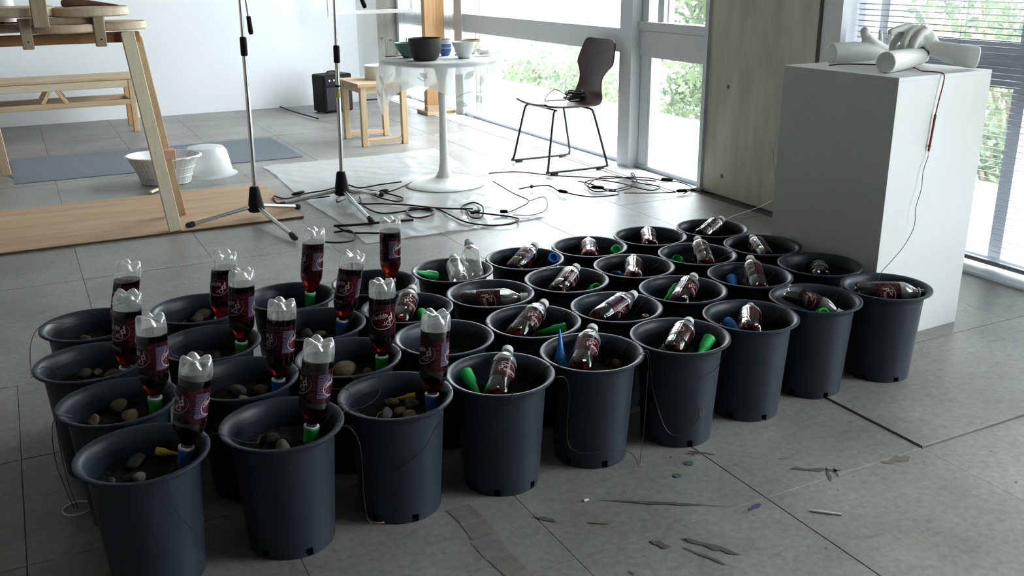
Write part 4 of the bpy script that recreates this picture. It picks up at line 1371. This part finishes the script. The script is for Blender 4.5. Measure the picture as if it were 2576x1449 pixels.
SOIL = 0.222
NP = 72
prof_out = [(0.086, 0.0), (0.094, 0.0), (0.0946, 0.008), (0.0952, 0.020), (0.110, 0.255), (0.1125, 0.264)]
prof_in = [(0.1085, 0.255), (0.1065, 0.225), (0.0925, 0.020), (0.0918, 0.006), (0, 0.006)]
notch = set()
for q in range(6):
    c = int(q * NP / 6) + 5
    notch |= {c % NP, (c + 1) % NP}
pm = MB()
pm.lathe(prof_out, NP, skip=lambda i, k: k in notch and i in (1, 2))
pm.lathe(prof_in, NP, skip=lambda i, k: k in notch and i == 2)
pm.lathe([(0.0918, 0.006), (0.086, 0.0)], NP)
body_me = pm.mesh('body', True, 40)
rim_me = MB().lathe([(0.110, 0.255), (0.1125, 0.2655), (0.118, 0.2745), (0.125, 0.2800), (0.1315, 0.2820), (0.1322, 0.2790), (0.1330, 0.2800), (0.1326, 0.2845), (0.1300, 0.2856), (0.1250, 0.2850), (0.1195, 0.2822), (0.1150, 0.2770), (0.1112, 0.2680), (0.1085, 0.255)], NP).mesh('rim', True, 60)
rs = random.Random(11)
sm_ = MB()
vs, fs = [(0, 0, SOIL)], []
NR = 12
for i in range(1, NR + 1):
    for k in range(40):
        a = 2 * PI * k / 40
        r = 0.1066 * i / NR
        vs.append((r * math.cos(a), r * math.sin(a), SOIL + (rs.uniform(-0.004, 0.004) if i < NR else 0)))
for k in range(40):
    fs.append((0, 1 + k, 1 + (k + 1) % 40))
for i in range(NR - 1):
    for k in range(40):
        fs.append((1 + i * 40 + k, 1 + (i + 1) * 40 + k, 1 + (i + 1) * 40 + (k + 1) % 40, 1 + i * 40 + (k + 1) % 40))
soil_me = sm_.add(vs, fs).mesh('soil', True, 60)
for me, m in ((body_me, M_POT), (rim_me, M_POT), (soil_me, M_SOIL)):
    me.materials.append(m)
ROT = {'P1': 20, 'P2': 8, 'P3': 0, 'P4': 27, 'P5': 52, 'P6': 47, 'P7': 55, 'P8': 50, 'P9': 50}
for k in KEYS:
    t = thing('plant_pot', 'dark grey plastic pot of soil, %s in the %s' % (ORD[int(k[1]) - 1] + ('' if k[1] in '19' else ' from left'), ROW[k[0]]), 'plant pot', (*POT[k], 0), math.radians(ROT.get(k, rs.uniform(0, 60))), group='plant pots set out in four rows')
    obj('body', body_me, M_POT, t)
    obj('rim', rim_me, M_POT, t)
    obj('soil', soil_me, M_SOIL, t)

# ------------------------------------------------------------------ bottles
RB = 0.034


def bottle_rings(inset=0.0):
    """(angle -> radius, z) rings from the five-footed base to the mouth"""
    base = [  # r_foot, z_foot, r_valley, z_valley
        (0.009, 0.008, 0.009, 0.008), (0.017, 0.003, 0.017, 0.009), (0.0245, 0.0, 0.0245, 0.010), (0.0298, 0.0006, 0.0285, 0.0135), (0.0325, 0.0045, 0.0308, 0.018), (0.0338, 0.011, 0.0326, 0.024), (0.034, 0.022, 0.0338, 0.032)]
    body = [(0.034, 0.042), (0.034, 0.052), (0.0334, 0.057), (0.0334, 0.138), (0.034, 0.142), (0.034, 0.150), (0.0325, 0.158), (0.029, 0.168), (0.0235, 0.179), (0.0175, 0.189), (0.0135, 0.196), (0.0125, 0.200), (0.0125, 0.221)]
    n = 60
    rings = []
    for rf, zf, rv, zv in base:
        rg = []
        for k in range(n):
            a = 2 * PI * k / n
            w = (0.5 + 0.5 * math.cos(5 * a)) ** 0.55
            r = rv + (rf - rv) * w
            z = zv + (zf - zv) * w
            rg.append((max(r - inset, 0.001) * math.cos(a), max(r - inset, 0.001) * math.sin(a), z + inset * 1.2))
        rings.append(rg)
    for r, z in body:
        rings.append([((r - inset) * math.cos(2 * PI * k / n), (r - inset) * math.sin(2 * PI * k / n), z) for k in range(n)])
    return rings, n


def rings_mesh(rings, n, close_top):
    mb = MB()
    vs = [(0, 0, rings[0][0][2])]
    fs = []
    for rg in rings:
        vs += rg
    for k in range(n):
        fs.append((0, 1 + (k + 1) % n, 1 + k))
    for i in range(len(rings) - 1):
        for k in range(n):
            a = 1 + i * n
            fs.append((a + k, a + (k + 1) % n, a + n + (k + 1) % n, a + n + k))
    if close_top:
        a = 1 + (len(rings) - 1) * n
        fs.append(tuple(a + k for k in range(n)))
    return mb.add(vs, fs)


rg, n_ = bottle_rings()
shell_me = rings_mesh(rg, n_, False).mesh('shell', True, 50)
shell_me.materials.append(M_PET)
shell_me.materials.append(M_PETW)


def shell_variant(test):
    me = shell_me.copy()
    for p in me.polygons:
        p.material_index = 1 if test(p.center.z) else 0
    return me


shell_inv = shell_variant(lambda z: z < 0.043)       # thick moulded base above the drink, whitened for refracted window light
shell_lean = shell_variant(lambda z: z > 0.140)      # air space at the shoulder, same painted-in window haze
shell_empty = shell_variant(lambda z: True)
rg, n_ = bottle_rings(0.0009)
liq_src = rings_mesh(rg, n_, True)
ring_me = MB().lathe([(0.0126, 0.2015), (0.0165, 0.202), (0.0172, 0.2035), (0.0165, 0.206), (0.0126, 0.2065)], 28).mesh('neck_ring', True, 50)
ring_me.materials.append(M_CAPW)
cap = MB().lathe([(0.0150, 0.207), (0.0152, 0.2235), (0.0140, 0.2255), (0, 0.2255)], 28)
for k in range(28):
    a = 2 * PI * (k + 0.5) / 28
    cap.box(0.0148, 0.0156, -0.0006, 0.0006, 0.208, 0.223, Matrix.Rotation(a, 4, 'Z'))
cap_me = cap.mesh('cap', True, 40)
cap_me.materials.append(M_CAPW)
label_me = MB().lathe([(0.0336, 0.058), (0.03365, 0.0585), (0.03365, 0.1365), (0.0336, 0.137)], 48).mesh('label', True, 50)
label_me.materials.append(M_LABEL)


def spike_mesh(at=0.0):
    return MB().lathe([(0.0130, at), (0.0172, at), (0.0172, at + 0.004), (0.0160, at + 0.006), (0.0150, at + 0.034), (0.0110, at + 0.042), (0.0085, at + 0.055), (0.0020, at + 0.104), (0, at + 0.106)], 28)


SPK = {}
for nm, m in (('g', M_GREEN), ('b', M_BLUE), ('y', M_YELLOW)):
    a = spike_mesh(0.2066).mesh('spike', True, 40)
    a.materials.append(m)
    b = spike_mesh(0.0).mesh('spike', True, 40)
    b.materials.append(m)
    c = MB().lathe([(0.0130, 0.0), (0.0125, 0.02), (0, 0.02)], 28).mesh('socket', True, 40)
    c.materials.append(m)
    SPK[nm] = (a, b, c)


# printing on the label: wrapped letters, oval and fine print
def wrapped(me_flat, R, phi, zc, tilt=0.0, step=0.003):
    bm = bmesh.new()
    bm.from_mesh(me_flat)
    bmesh.ops.rotate(bm, verts=bm.verts[:], cent=(0, 0, 0), matrix=Matrix.Rotation(tilt, 3, 'Z'))
    xs = [v.co.x for v in bm.verts]
    x = min(xs) + step
    while x < max(xs):
        bmesh.ops.bisect_plane(bm, geom=bm.verts[:] + bm.edges[:] + bm.faces[:], plane_co=(x, 0, 0), plane_no=(1, 0, 0))
        x += step
    for v in bm.verts:
        a = v.co.x / R + phi
        v.co = Vector((R * math.sin(a), -R * math.cos(a), zc + v.co.y))
    me = bpy.data.meshes.new('print')
    bm.to_mesh(me)
    bm.free()
    return me


def flat_text(body, size, shear=0.0, bold=0.0, sx=1.0):
    cu = bpy.data.curves.new('t', 'FONT')
    cu.body = body
    cu.size = size
    cu.shear = shear
    cu.offset = bold
    cu.align_x = 'CENTER'
    cu.align_y = 'CENTER'
    cu.resolution_u = 3
    o = bpy.data.objects.new('t', cu)
    COL.objects.link(o)
    me = bpy.data.meshes.new_from_object(o.evaluated_get(bpy.context.evaluated_depsgraph_get()))
    bpy.data.objects.remove(o)
    for v in me.vertices:
        v.co.x *= sx
    return me


def join_meshes(lst):
    bm = bmesh.new()
    for me, dx, dy in lst:
        k = len(bm.verts)
        bm.from_mesh(me)
        bm.verts.ensure_lookup_table()
        for v in bm.verts[k:]:
            v.co.x += dx
            v.co.y += dy
    out = bpy.data.meshes.new('joined')
    bm.to_mesh(out)
    bm.free()
    return out


def ellipse_flat(a, b, w=None, n=48):
    mb = MB()
    if w is None:
        mb.add([(a * math.cos(2 * PI * k / n), b * math.sin(2 * PI * k / n), 0) for k in range(n)], [tuple(range(n))])
    else:
        vs = []
        for k in range(n):
            c, s = math.cos(2 * PI * k / n), math.sin(2 * PI * k / n)
            e = w * (0.55 + 0.45 * math.cos(2 * PI * k / n - 0.6))
            vs += [(a * c, b * s, 0), ((a - e) * c, (b - e) * s, 0)]
        mb.add(vs, [(2 * k, (2 * k + 2) % (2 * n), (2 * k + 3) % (2 * n), 2 * k + 1) for k in range(n)])
    me = bpy.data.meshes.new('e')
    me.from_pydata(mb.v, [], mb.f)
    return me


logo_flat = join_meshes([(flat_text('Dr', 0.0185, 0.1, 0.0003), -0.0075, 0.0095), (flat_text('P', 0.0270, 0.05, 0.0004), -0.0205, -0.0055), (flat_text('epper', 0.0180, 0.1, 0.0003), 0.0068, -0.0085)])
oval_flat = ellipse_flat(0.0350, 0.0240, 0.0022)
fill_flat = ellipse_flat(0.0345, 0.0235)
TILT = math.radians(14)
Z_L = 0.0975
prints = []
for phi in (0.0, math.radians(-160)):
    prints.append((wrapped(fill_flat, 0.03385, phi, Z_L, TILT), M_LOGORED, 'oval'))
    prints.append((wrapped(oval_flat, 0.03400, phi, Z_L, TILT), M_LOGOWHITE, 'oval_ring'))
    prints.append((wrapped(logo_flat, 0.03410, phi, Z_L, TILT), M_LOGOWHITE, 'logo_lettering'))
# fine print panel
rp = random.Random(5)
pf = MB()
pf.add([(-0.0155, -0.025, 0), (0.0155, -0.025, 0), (0.0155, 0.031, 0), (-0.0155, 0.031, 0)], [(0, 1, 2, 3)])
me = bpy.data.meshes.new('p')
me.from_pydata(pf.v, [], pf.f)
prints.append((wrapped(me, 0.03382, math.radians(-106), 0.094), M_PRINTBG, 'print_panel'))
pf = MB()
for i in range(15):
    y = 0.029 - i * 0.0037
    x = -0.0145
    big = i in (0, 1)
    while x < 0.0135:
        w_ = rp.uniform(0.0012, 0.0045)
        h_ = 0.0013 if not big else 0.0026
        pf.add([(x, y - h_, 0), (min(x + w_, 0.0145), y - h_, 0), (min(x + w_, 0.0145), y, 0), (x, y, 0)], [(0, 1, 2, 3)])
        x += w_ + rp.uniform(0.0006, 0.0014)
me = bpy.data.meshes.new('p')
me.from_pydata(pf.v, [], pf.f)
prints.append((wrapped(me, 0.03396, math.radians(-106), 0.094), M_PRINT, 'fine_print'))
pf = MB()
for i in range(6):
    pf.add([(-0.010 + 0.001 * i, -0.034 + i * 0.0115, 0), (0.008 - 0.0012 * i, -0.032 + i * 0.0115, 0), (0.009, -0.026 + i * 0.0115, 0), (-0.006, -0.028 + i * 0.0115, 0)], [(0, 1, 2, 3)])
me = bpy.data.meshes.new('p')
me.from_pydata(pf.v, [], pf.f)
prints.append((wrapped(me, 0.03385, math.radians(-62), 0.0975), M_PRINTRED, 'red_graphic'))
prints.append((wrapped(me, 0.03385, math.radians(75), 0.0975), M_PRINTRED, 'red_graphic'))
for me, m, nm in prints:
    me.materials.append(m)


def liquid(mtx, level_pt, name_parent):
    me0 = liq_src.mesh('liquid', True, 50)
    bm = bmesh.new()
    bm.from_mesh(me0)
    inv = mtx.inverted()
    co = inv @ Vector(level_pt)
    no = (inv.to_3x3() @ Vector((0, 0, 1))).normalized()
    r = bmesh.ops.bisect_plane(bm, geom=bm.verts[:] + bm.edges[:] + bm.faces[:], plane_co=co, plane_no=no, clear_outer=True)
    ed = [e for e in r['geom_cut'] if isinstance(e, bmesh.types.BMEdge)]
    if ed:
        try:
            bmesh.ops.contextual_create(bm, geom=ed)
        except Exception:
            pass
    bmesh.ops.recalc_face_normals(bm, faces=bm.faces[:])
    bm.to_mesh(me0)
    bm.free()
    for p in me0.polygons:
        p.use_smooth = True
    me0.set_sharp_from_angle(angle=math.radians(40))
    me0.materials.append(M_LIQ)
    return obj('liquid', me0, M_LIQ, name_parent)


def bottle(label, mtx, group, level=None, tail='cap', with_label=True):
    t = thing('soda_bottle', label, 'bottle', mtx=mtx, group=group)
    obj('shell', shell_empty if level is None else (shell_inv if mtx[2][2] < -0.5 else shell_lean), M_PET, t)
    if level is not None:
        liquid(mtx, level, t)
    obj('neck_ring', ring_me, M_CAPW, t)
    if with_label:
        lb = obj('label', label_me, M_LABEL, t)
        for me, m, nm in prints:
            obj(nm, me, m, lb)
    if tail == 'cap':
        obj('cap', cap_me, M_CAPW, t)
    elif tail:
        obj('spike', SPK[tail][0], None, t)
    return t


INV = {'P1': ((0.204, 1.909, 0.267), (0.209, -0.042, 0.977), 'b', -75), 'P2': ((0.463, 1.88, 0.267), (0.154, -0.046, 0.987), 'g', -78), 'P3': ((0.765, 1.907, 0.267), (0.098, 0.017, 0.995), 'b', -55),
       'Q1': ((0.18, 2.198, 0.267), (0.076, -0.005, 0.997), 'g', -72), 'Q2': ((0.464, 2.162, 0.267), (0.133, -0.001, 0.991), 'b', -76), 'Q3': ((0.74, 2.183, 0.267), (0.072, 0.03, 0.997), 'g', 5),
       'R1': ((0.14, 2.42, 0.267), (0.141, -0.072, 0.987), 'b', -50), 'R2': ((0.436, 2.457, 0.267), (0.093, -0.014, 0.996), 'g', -52), 'R3': ((0.726, 2.493, 0.267), (0.205, -0.072, 0.976), 'b', -40),
       'S1': ((0.156, 2.697, 0.267), (0.234, -0.055, 0.971), 'g', -75), 'S2': ((0.424, 2.668, 0.267), (0.144, -0.107, 0.984), 'b', -30), 'S3': ((0.742, 2.765, 0.267), (0.142, -0.006, 0.99), 'g', -82), 'S4': ((0.984, 2.776, 0.267), (0.036, -0.018, 0.999), 'g', -90)}
CN = {'g': 'green', 'b': 'blue', 'y': 'yellow'}
LEVEL = {'S1': 0.152, 'P1': 0.176, 'S2': 0.158}
for k, (lo, ax, c, rot) in INV.items():
    lo, ax = Vector(lo) + SHIFT[k], Vector(ax).normalized()
    org = lo + ax * 0.2045
    tc = Vector((EYE.x - lo.x, EYE.y - lo.y, 0)).normalized()
    rt = Vector((-tc.y, tc.x, 0))
    a = math.radians(rot)
    m = frame(org, -ax, tc * math.cos(a) + rt * math.sin(a))
    lv = lo + ax * LEVEL.get(k, 0.163)
    bottle('upside-down soda bottle on a %s spike in the %s' % (CN[c], where(k)), m, 'upside-down bottles', lv, c)

LEAN = {'P4': ((0.903, 1.837, 0.256), (0.562, 0.803, 0.2)), 'P5': ((1.131, 1.869, 0.262), (0.642, 0.744, 0.184)), 'P6': ((1.398, 1.853, 0.262), (0.761, 0.643, 0.089)), 'P7': ((1.677, 1.869, 0.262), (0.652, 0.758, 0.026)),
        'Q5': ((1.102, 2.149, 0.262), (0.779, 0.608, 0.153)), 'Q6': ((1.349, 2.155, 0.262), (0.906, 0.41, 0.105)), 'Q7': ((1.644, 2.153, 0.262), (0.764, 0.634, 0.121)), 'Q8': ((1.953, 2.145, 0.256), (0.506, 0.835, 0.216)),
        'Q9': ((2.198, 2.144, 0.262), (0.666, 0.742, -0.084)), 'R4': ((0.863, 2.391, 0.262), (0.542, 0.82, 0.184)), 'R6': ((1.382, 2.412, 0.262), (0.742, 0.659, 0.121)), 'R7': ((1.667, 2.422, 0.262), (0.556, 0.829, 0.058)),
        'R8': ((1.954, 2.415, 0.262), (0.46, 0.869, 0.184)), 'R9': ((2.201, 2.394, 0.256), (0.434, 0.896, 0.089)), 'S5': ((1.158, 2.643, 0.262), (0.306, 0.944, 0.121)), 'S6': ((1.362, 2.68, 0.262), (0.751, 0.643, 0.153)),
        'S7': ((1.653, 2.661, 0.262), (0.505, 0.862, 0.042)), 'S8': ((1.919, 2.678, 0.262), (0.523, 0.85, 0.058)), 'S9': ((2.144, 2.707, 0.262), (0.871, 0.476, 0.121)), 'S5b': ((1.218, 2.658, 0.256), (0.296, 0.879, 0.374)),
        'R5': ((1.088, 2.502, 0.258), (0.885, -0.455, 0.05)), 'P9': ((2.182, 1.984, 0.268), (0.86, -0.5, -0.02)), 'P8': ((1.953, 2.042, 0.29), (0.5, -0.82, -0.25))}
LROT = {'R5': 10, 'P9': 20, 'P5': 35, 'P4': 20, 'Q6': 60, 'Q5': 15, 'P6': -60, 'P7': -70}
rl = random.Random(2)
for k, (b0, ax) in LEAN.items():
    b0, ax = Vector(b0) + SHIFT[k[:2]], Vector(ax).normalized()
    tc = (EYE - b0).normalized()
    tc = (tc - ax * tc.dot(ax)).normalized()
    rt = ax.cross(tc)
    a = math.radians(LROT.get(k, rl.uniform(-120, 120)))
    m = frame(b0, ax, tc * math.cos(a) + rt * math.sin(a)) @ Matrix.Scale(0.80 if k == 'P8' else 0.93, 4)
    empty = k in ('S5', 'S5b')
    lv = None if empty else b0 + Vector((0, 0, 0.022)) + ax * 0.115
    kk = k[:2]
    if k == 'S5':
        lab = 'emptied clear bottle at the left in the fifth pot of the back row'
    elif k == 'S5b':
        lab = 'emptied clear bottle raised at the right in the fifth pot of the back row'
    elif k in ('R5', 'P9'):
        lab = 'soda bottle lying flat across the %s' % where(kk)
    else:
        lab = 'dark soda bottle leaning in the %s' % where(kk)
    bottle(lab, m, 'bottles lying in the pots', lv, 'cap' if k not in ('P9', 'Q9') else None, not empty)

# ------------------------------------------------------------------ loose spikes
SPIKES = {'S5': ('g', (1.139, 2.803, 0.245), (-0.892, -0.253, 0.375)), 'S6': ('b', (1.512, 2.672, 0.29), (0.199, 0.815, -0.544)), 'S7': ('g', (1.766, 2.668, 0.28), (0.321, 0.855, -0.408)), 'R7': ('b', (1.652, 2.505, 0.255), (0.763, 0.542, -0.25)),
          'R8': ('g', (1.91, 2.526, 0.265), (0.749, 0.513, -0.35)), 'R6': ('g', (1.521, 2.4, 0.262), (0.185, 0.873, -0.35)), 'Q5': ('g', (1.262, 2.150, 0.258), (-0.73, 0.61, -0.22)), 'Q7': ('g', (1.735, 2.278, 0.262), (-0.884, -0.442, -0.2)),
          'Q8': ('b', (1.955, 2.283, 0.258), (-0.45, -0.732, -0.2)), 'P4': ('g', (0.886, 1.968, 0.275), (-0.03, -0.93, -0.33)), 'P6': ('g', (1.537, 1.872, 0.272), (-0.80, -0.443, -0.36)), 'P7': ('b', (1.705, 1.994, 0.247), (-0.269, -0.925, 0.0)),
          'P8': ('g', (1.966, 1.893, 0.262), (0.395, 0.829, -0.35)), 'R4': ('g', (0.972, 2.487, 0.245), (-0.211, -0.952, 0.0)), 'P5': ('b', (1.122, 1.945, 0.240), (0.03, 0.12, 0.99)), 'Q6': ('y', (1.500, 2.125, 0.262), (-0.1, 0.05, -0.99)), 'P1': ('y', (0.150, 1.975, 0.240), (0.85, -0.5, -0.1)), 'P3': ('y', (0.748, 1.972, 0.240), (-0.8, 0.35, -0.1))}
for k, (c, p, d) in SPIKES.items():
    m = frame(Vector(p) + SHIFT[k], d, (0.3, -0.8, 0.5) if abs(Vector(d).normalized().z) < 0.9 else (-0.4, -0.9, 0))
    if c == 'y':
        m = m @ Matrix.Scale(0.55, 4)
    t = thing('watering_spike', '%s plastic cone spike lying in the %s' % (CN[c], where(k)), 'spike', mtx=m, group='loose watering spikes')
    obj('cone', SPK[c][1], None, t)
    obj('socket', SPK[c][2], None, t)

# ------------------------------------------------------------------ stones on the soil
STONES = {'P1': [(-0.009, 0.066, 0.02), (-0.017, 0.0, 0.015), (-0.066, 0.012, 0.011)], 'P2': [(-0.015, 0.044, 0.017), (-0.005, -0.011, 0.019)],
          'P3': [(0.013, 0.072, 0.017), (0.05, 0.035, 0.021), (-0.019, 0.018, 0.019), (0.026, -0.012, 0.017), (0.016, 0.021, 0.015)], 'Q1': [(-0.056, 0.036, 0.017), (0.005, 0.082, 0.019), (0.022, 0.011, 0.024)],
          'Q2': [(-0.008, 0.039, 0.023), (0.048, 0.022, 0.02), (-0.006, -0.006, 0.015)], 'Q3': [(0.048, 0.007, 0.014), (-0.005, 0.029, 0.031)], 'R1': [(-0.016, 0.058, 0.018), (0.015, 0.058, 0.014), (0.046, 0.024, 0.018)],
          'R2': [(-0.02, 0.069, 0.015), (0.021, 0.037, 0.013)], 'R3': [(-0.013, 0.076, 0.018), (0.02, 0.059, 0.015)], 'S1': [(-0.018, 0.037, 0.016), (0.006, 0.003, 0.013)], 'S2': [(0.026, 0.084, 0.022), (0.003, 0.055, 0.021)],
          'P5': [(0.08, 0.006, 0.019)], 'P4': [(-0.057, 0.026, 0.014), (-0.024, 0.062, 0.016)], 'Q8': [(0.045, 0.076, 0.016)], 'R8': [(0.047, 0.069, 0.018)]}
PALE = {('P1', 1), ('Q2', 2), ('P2', 1), ('R3', 1)}
POSW = {1: ['only'], 2: ['left', 'right'], 3: ['left', 'middle', 'right'], 5: ['first', 'second', 'third', 'fourth', 'fifth']}
for k, lst in STONES.items():
    order = sorted(range(len(lst)), key=lambda i: lst[i][0] * 0.89 - lst[i][1] * 0.457)
    for i, (dx, dy, r) in enumerate(lst):
        r_ = random.Random(hash(k) % 1000 * 0 + i * 13 + ord(k[0]) * 7 + int(k[1]))
        bm = bmesh.new()
        bmesh.ops.create_icosphere(bm, subdivisions=3, radius=1)
        ph = [Vector((r_.uniform(-2, 2), r_.uniform(-2, 2), r_.uniform(-2, 2))) for _ in range(5)]
        for v in bm.verts:
            e = 1 + sum(0.09 * math.sin(v.co.dot(p) * 1.6 + p.x) for p in ph)
            v.co = Vector((v.co.x * r * 1.05 * e, v.co.y * r * 0.85 * e, v.co.z * r * 0.66 * e))
        me = bpy.data.meshes.new('stone')
        bm.to_mesh(me)
        bm.free()
        for p in me.polygons:
            p.use_smooth = True
        n = len(lst)
        w_ = POSW[n][order.index(i)]
        mm = M_STONE[2] if (k, i) in PALE else M_STONE[r_.choice((0, 0, 1))]
        o = obj('stone', me, mm, label=('%s stone%s in the %s' % ({0: 'brown', 1: 'grey', 2: 'pale'}[M_STONE.index(mm)], ' alone on the soil' if n == 1 else (', %s from left,' % w_ if n == 5 else ' at the %s' % w_), where(k))), cat='stone', group='stones in the pots')
        o.location = (POT[k][0] + dx, POT[k][1] + dy, SOIL + r * 0.5)
        o.rotation_euler = (r_.uniform(-0.2, 0.2), r_.uniform(-0.2, 0.2), r_.uniform(0, 6))

# ------------------------------------------------------------------ thin wires between and down the pots
WIRES = {
'a': ([(0.500, 1.84, 0.26), (0.520, 1.80, 0.289), (0.542, 1.79, 0.24), (0.546, 1.80, 0.12), (0.552, 1.80, 0.05), (0.575, 1.80, 0.035)], 'thin wire dangling between the second and third pots of the front row'),
'b': ([(0.718, 1.82, 0.27), (0.722, 1.778, 0.290), (0.727, 1.772, 0.275), (0.722, 1.803, 0.234), (0.686, 1.797, 0.191), (0.620, 1.818, 0.133)], 'thin wire trailing down the face of the third pot of the front row'),
'c': ([(0.915, 1.815, 0.27), (0.903, 1.775, 0.290), (0.898, 1.772, 0.27), (0.890, 1.806, 0.250), (0.876, 1.820, 0.227), (0.866, 1.834, 0.186), (0.847, 1.874, 0.113)], 'thin wire trailing down the face of the fourth pot of the front row'),
'd': ([(1.035, 1.83, 0.280), (1.055, 1.80, 0.289), (1.095, 1.845, 0.22), (1.098, 1.860, 0.122), (1.106, 1.858, 0.066), (1.136, 1.830, 0.053), (1.214, 1.812, 0.053), (1.262, 1.810, 0.03), (1.272, 1.789, 0.004)], 'thin wire looping low across the fifth pot of the front row'),
'e': ([(1.28, 1.84, 0.280), (1.306, 1.82, 0.289), (1.312, 1.825, 0.20), (1.300, 1.815, 0.08), (1.278, 1.796, 0.004)], 'straight thin wire falling between the fifth and sixth front pots'),
'f': ([(1.30, 1.85, 0.282), (1.322, 1.84, 0.289), (1.345, 1.855, 0.22), (1.360, 1.860, 0.159), (1.374, 1.842, 0.088), (1.393, 1.824, 0.048), (1.427, 1.806, 0.047), (1.452, 1.798, 0.077), (1.464, 1.796, 0.098)], 'thin wire hanging in a deep loop on the sixth front pot'),
'g': ([(1.50, 1.80, 0.275), (1.508, 1.772, 0.290), (1.513, 1.770, 0.275), (1.508, 1.796, 0.221), (1.452, 1.790, 0.202), (1.449, 1.793, 0.162), (1.463, 1.795, 0.101)], 'dark wire hanging down the face of the sixth front pot'),
'h': ([(0.140, 1.80, 0.27), (0.143, 1.757, 0.290), (0.146, 1.753, 0.272), (0.146, 1.780, 0.234), (0.163, 1.790, 0.179), (0.190, 1.812, 0.116), (0.205, 1.838, 0.05)], 'thin wire trailing down the face of the leftmost front pot'),
'i': ([(0.00, 2.13, 0.282), (-0.037, 2.127, 0.288), (-0.048, 2.18, 0.18), (-0.04, 2.22, 0.08), (-0.028, 2.25, 0.003)], 'dark wire hanging left of the second row down to the pale ring'),
'j': ([(0.00, 2.15, 0.282), (-0.030, 2.145, 0.288), (-0.034, 2.20, 0.17), (-0.030, 2.235, 0.07), (-0.020, 2.244, 0.003)], 'second dark wire meeting the floor inside the pale ring'),
'k': ([(0.06, 2.80, 0.275), (-0.03, 2.79, 0.289), (-0.068, 2.74, 0.26), (-0.078, 2.64, 0.21), (-0.072, 2.54, 0.24), (-0.045, 2.47, 0.288), (-0.01, 2.46, 0.27)], 'wire looping outside between the leftmost pots of the two rear rows'),
'l': ([(0.60, 2.10, 0.29), (0.612, 1.99, 0.300), (0.632, 1.925, 0.330), (0.625, 1.89, 0.305), (0.585, 1.875, 0.290), (0.55, 1.88, 0.286), (0.52, 1.89, 0.27)], 'springy wire loop rising over the third front pot rim'),
'm': ([(0.48, 2.05, 0.29), (0.53, 1.97, 0.305), (0.558, 1.91, 0.322), (0.555, 1.89, 0.305), (0.535, 1.875, 0.288)], 'smaller wire loop between the second and third front pots'),
}
for kk, (pts, lab) in WIRES.items():
    t = thing('thin_wire', lab, 'wire', pts[0], group='thin wires on the pots')
    o_ = Vector(pts[0])
    P = smooth_path([Vector(p) - o_ for p in pts], 6)
    MB().tube(P, 0.0009, 6).build('strand', M_WIRE, t)
    e = P[-1] - P[-2]
    if kk in 'adfgl':
        MB().tube([P[-1], P[-1] + e.normalized() * 0.012 + Vector((0.004, 0, 0.002)), P[-1] + Vector((0.010, -0.003, 0.003))], 0.0011, 6).build('bare_end', M_COPPER, t)

rw = random.Random(9)
for r in 'PQRS':
    for i in range(1, 9):
        A_, B_ = Vector(POT[r + str(i)]), Vector(POT[r + str(i + 1)])
        d = (B_ - A_).normalized()
        nrm = Vector((-d.y, d.x))
        s_ = rw.uniform(-0.045, 0.045)
        c1 = A_ + d * 0.125 + nrm * s_
        c2 = B_ - d * 0.125 + nrm * (s_ + rw.uniform(-0.02, 0.02))
        if r in 'PQR' and i <= 3:
            s0 = A_ + d * 0.03 + nrm * rw.uniform(-0.03, -0.01)
        else:
            s0 = A_ + d * 0.05 + nrm * rw.uniform(0.0, 0.05)
        s1_ = B_ - d * 0.05 + nrm * rw.uniform(-0.05, 0.05)
        pts = [(s0.x, s0.y, SOIL + 0.008), ((s0.x + c1.x) / 2, (s0.y + c1.y) / 2, SOIL + 0.035), (c1.x, c1.y, 0.2885), ((c1.x + c2.x) / 2, (c1.y + c2.y) / 2, 0.2885 - rw.uniform(-0.006, 0.01)), (c2.x, c2.y, 0.2885),
               ((s1_.x + c2.x) / 2, (s1_.y + c2.y) / 2, SOIL + 0.032), (s1_.x, s1_.y, SOIL + 0.008)]
        t = thing('link_wire', 'thin dark wire linking the %s and %s pots of the %s' % (ORD[i - 1], ORD[i], ROW[r]), 'wire', pts[0], group='wires linking neighbouring pots')
        o_ = Vector(pts[0])
        P = smooth_path([Vector(p) - o_ for p in pts], 5)
        MB().tube(P, 0.0009, 5).build('strand', M_WIRE, t)
        MB().tube([P[-1], P[-1] + Vector((0.008, 0.006, 0.012)), P[-1] + Vector((0.016, 0.004, 0.016))], 0.0011, 5).build('bare_end', M_COPPER, t)
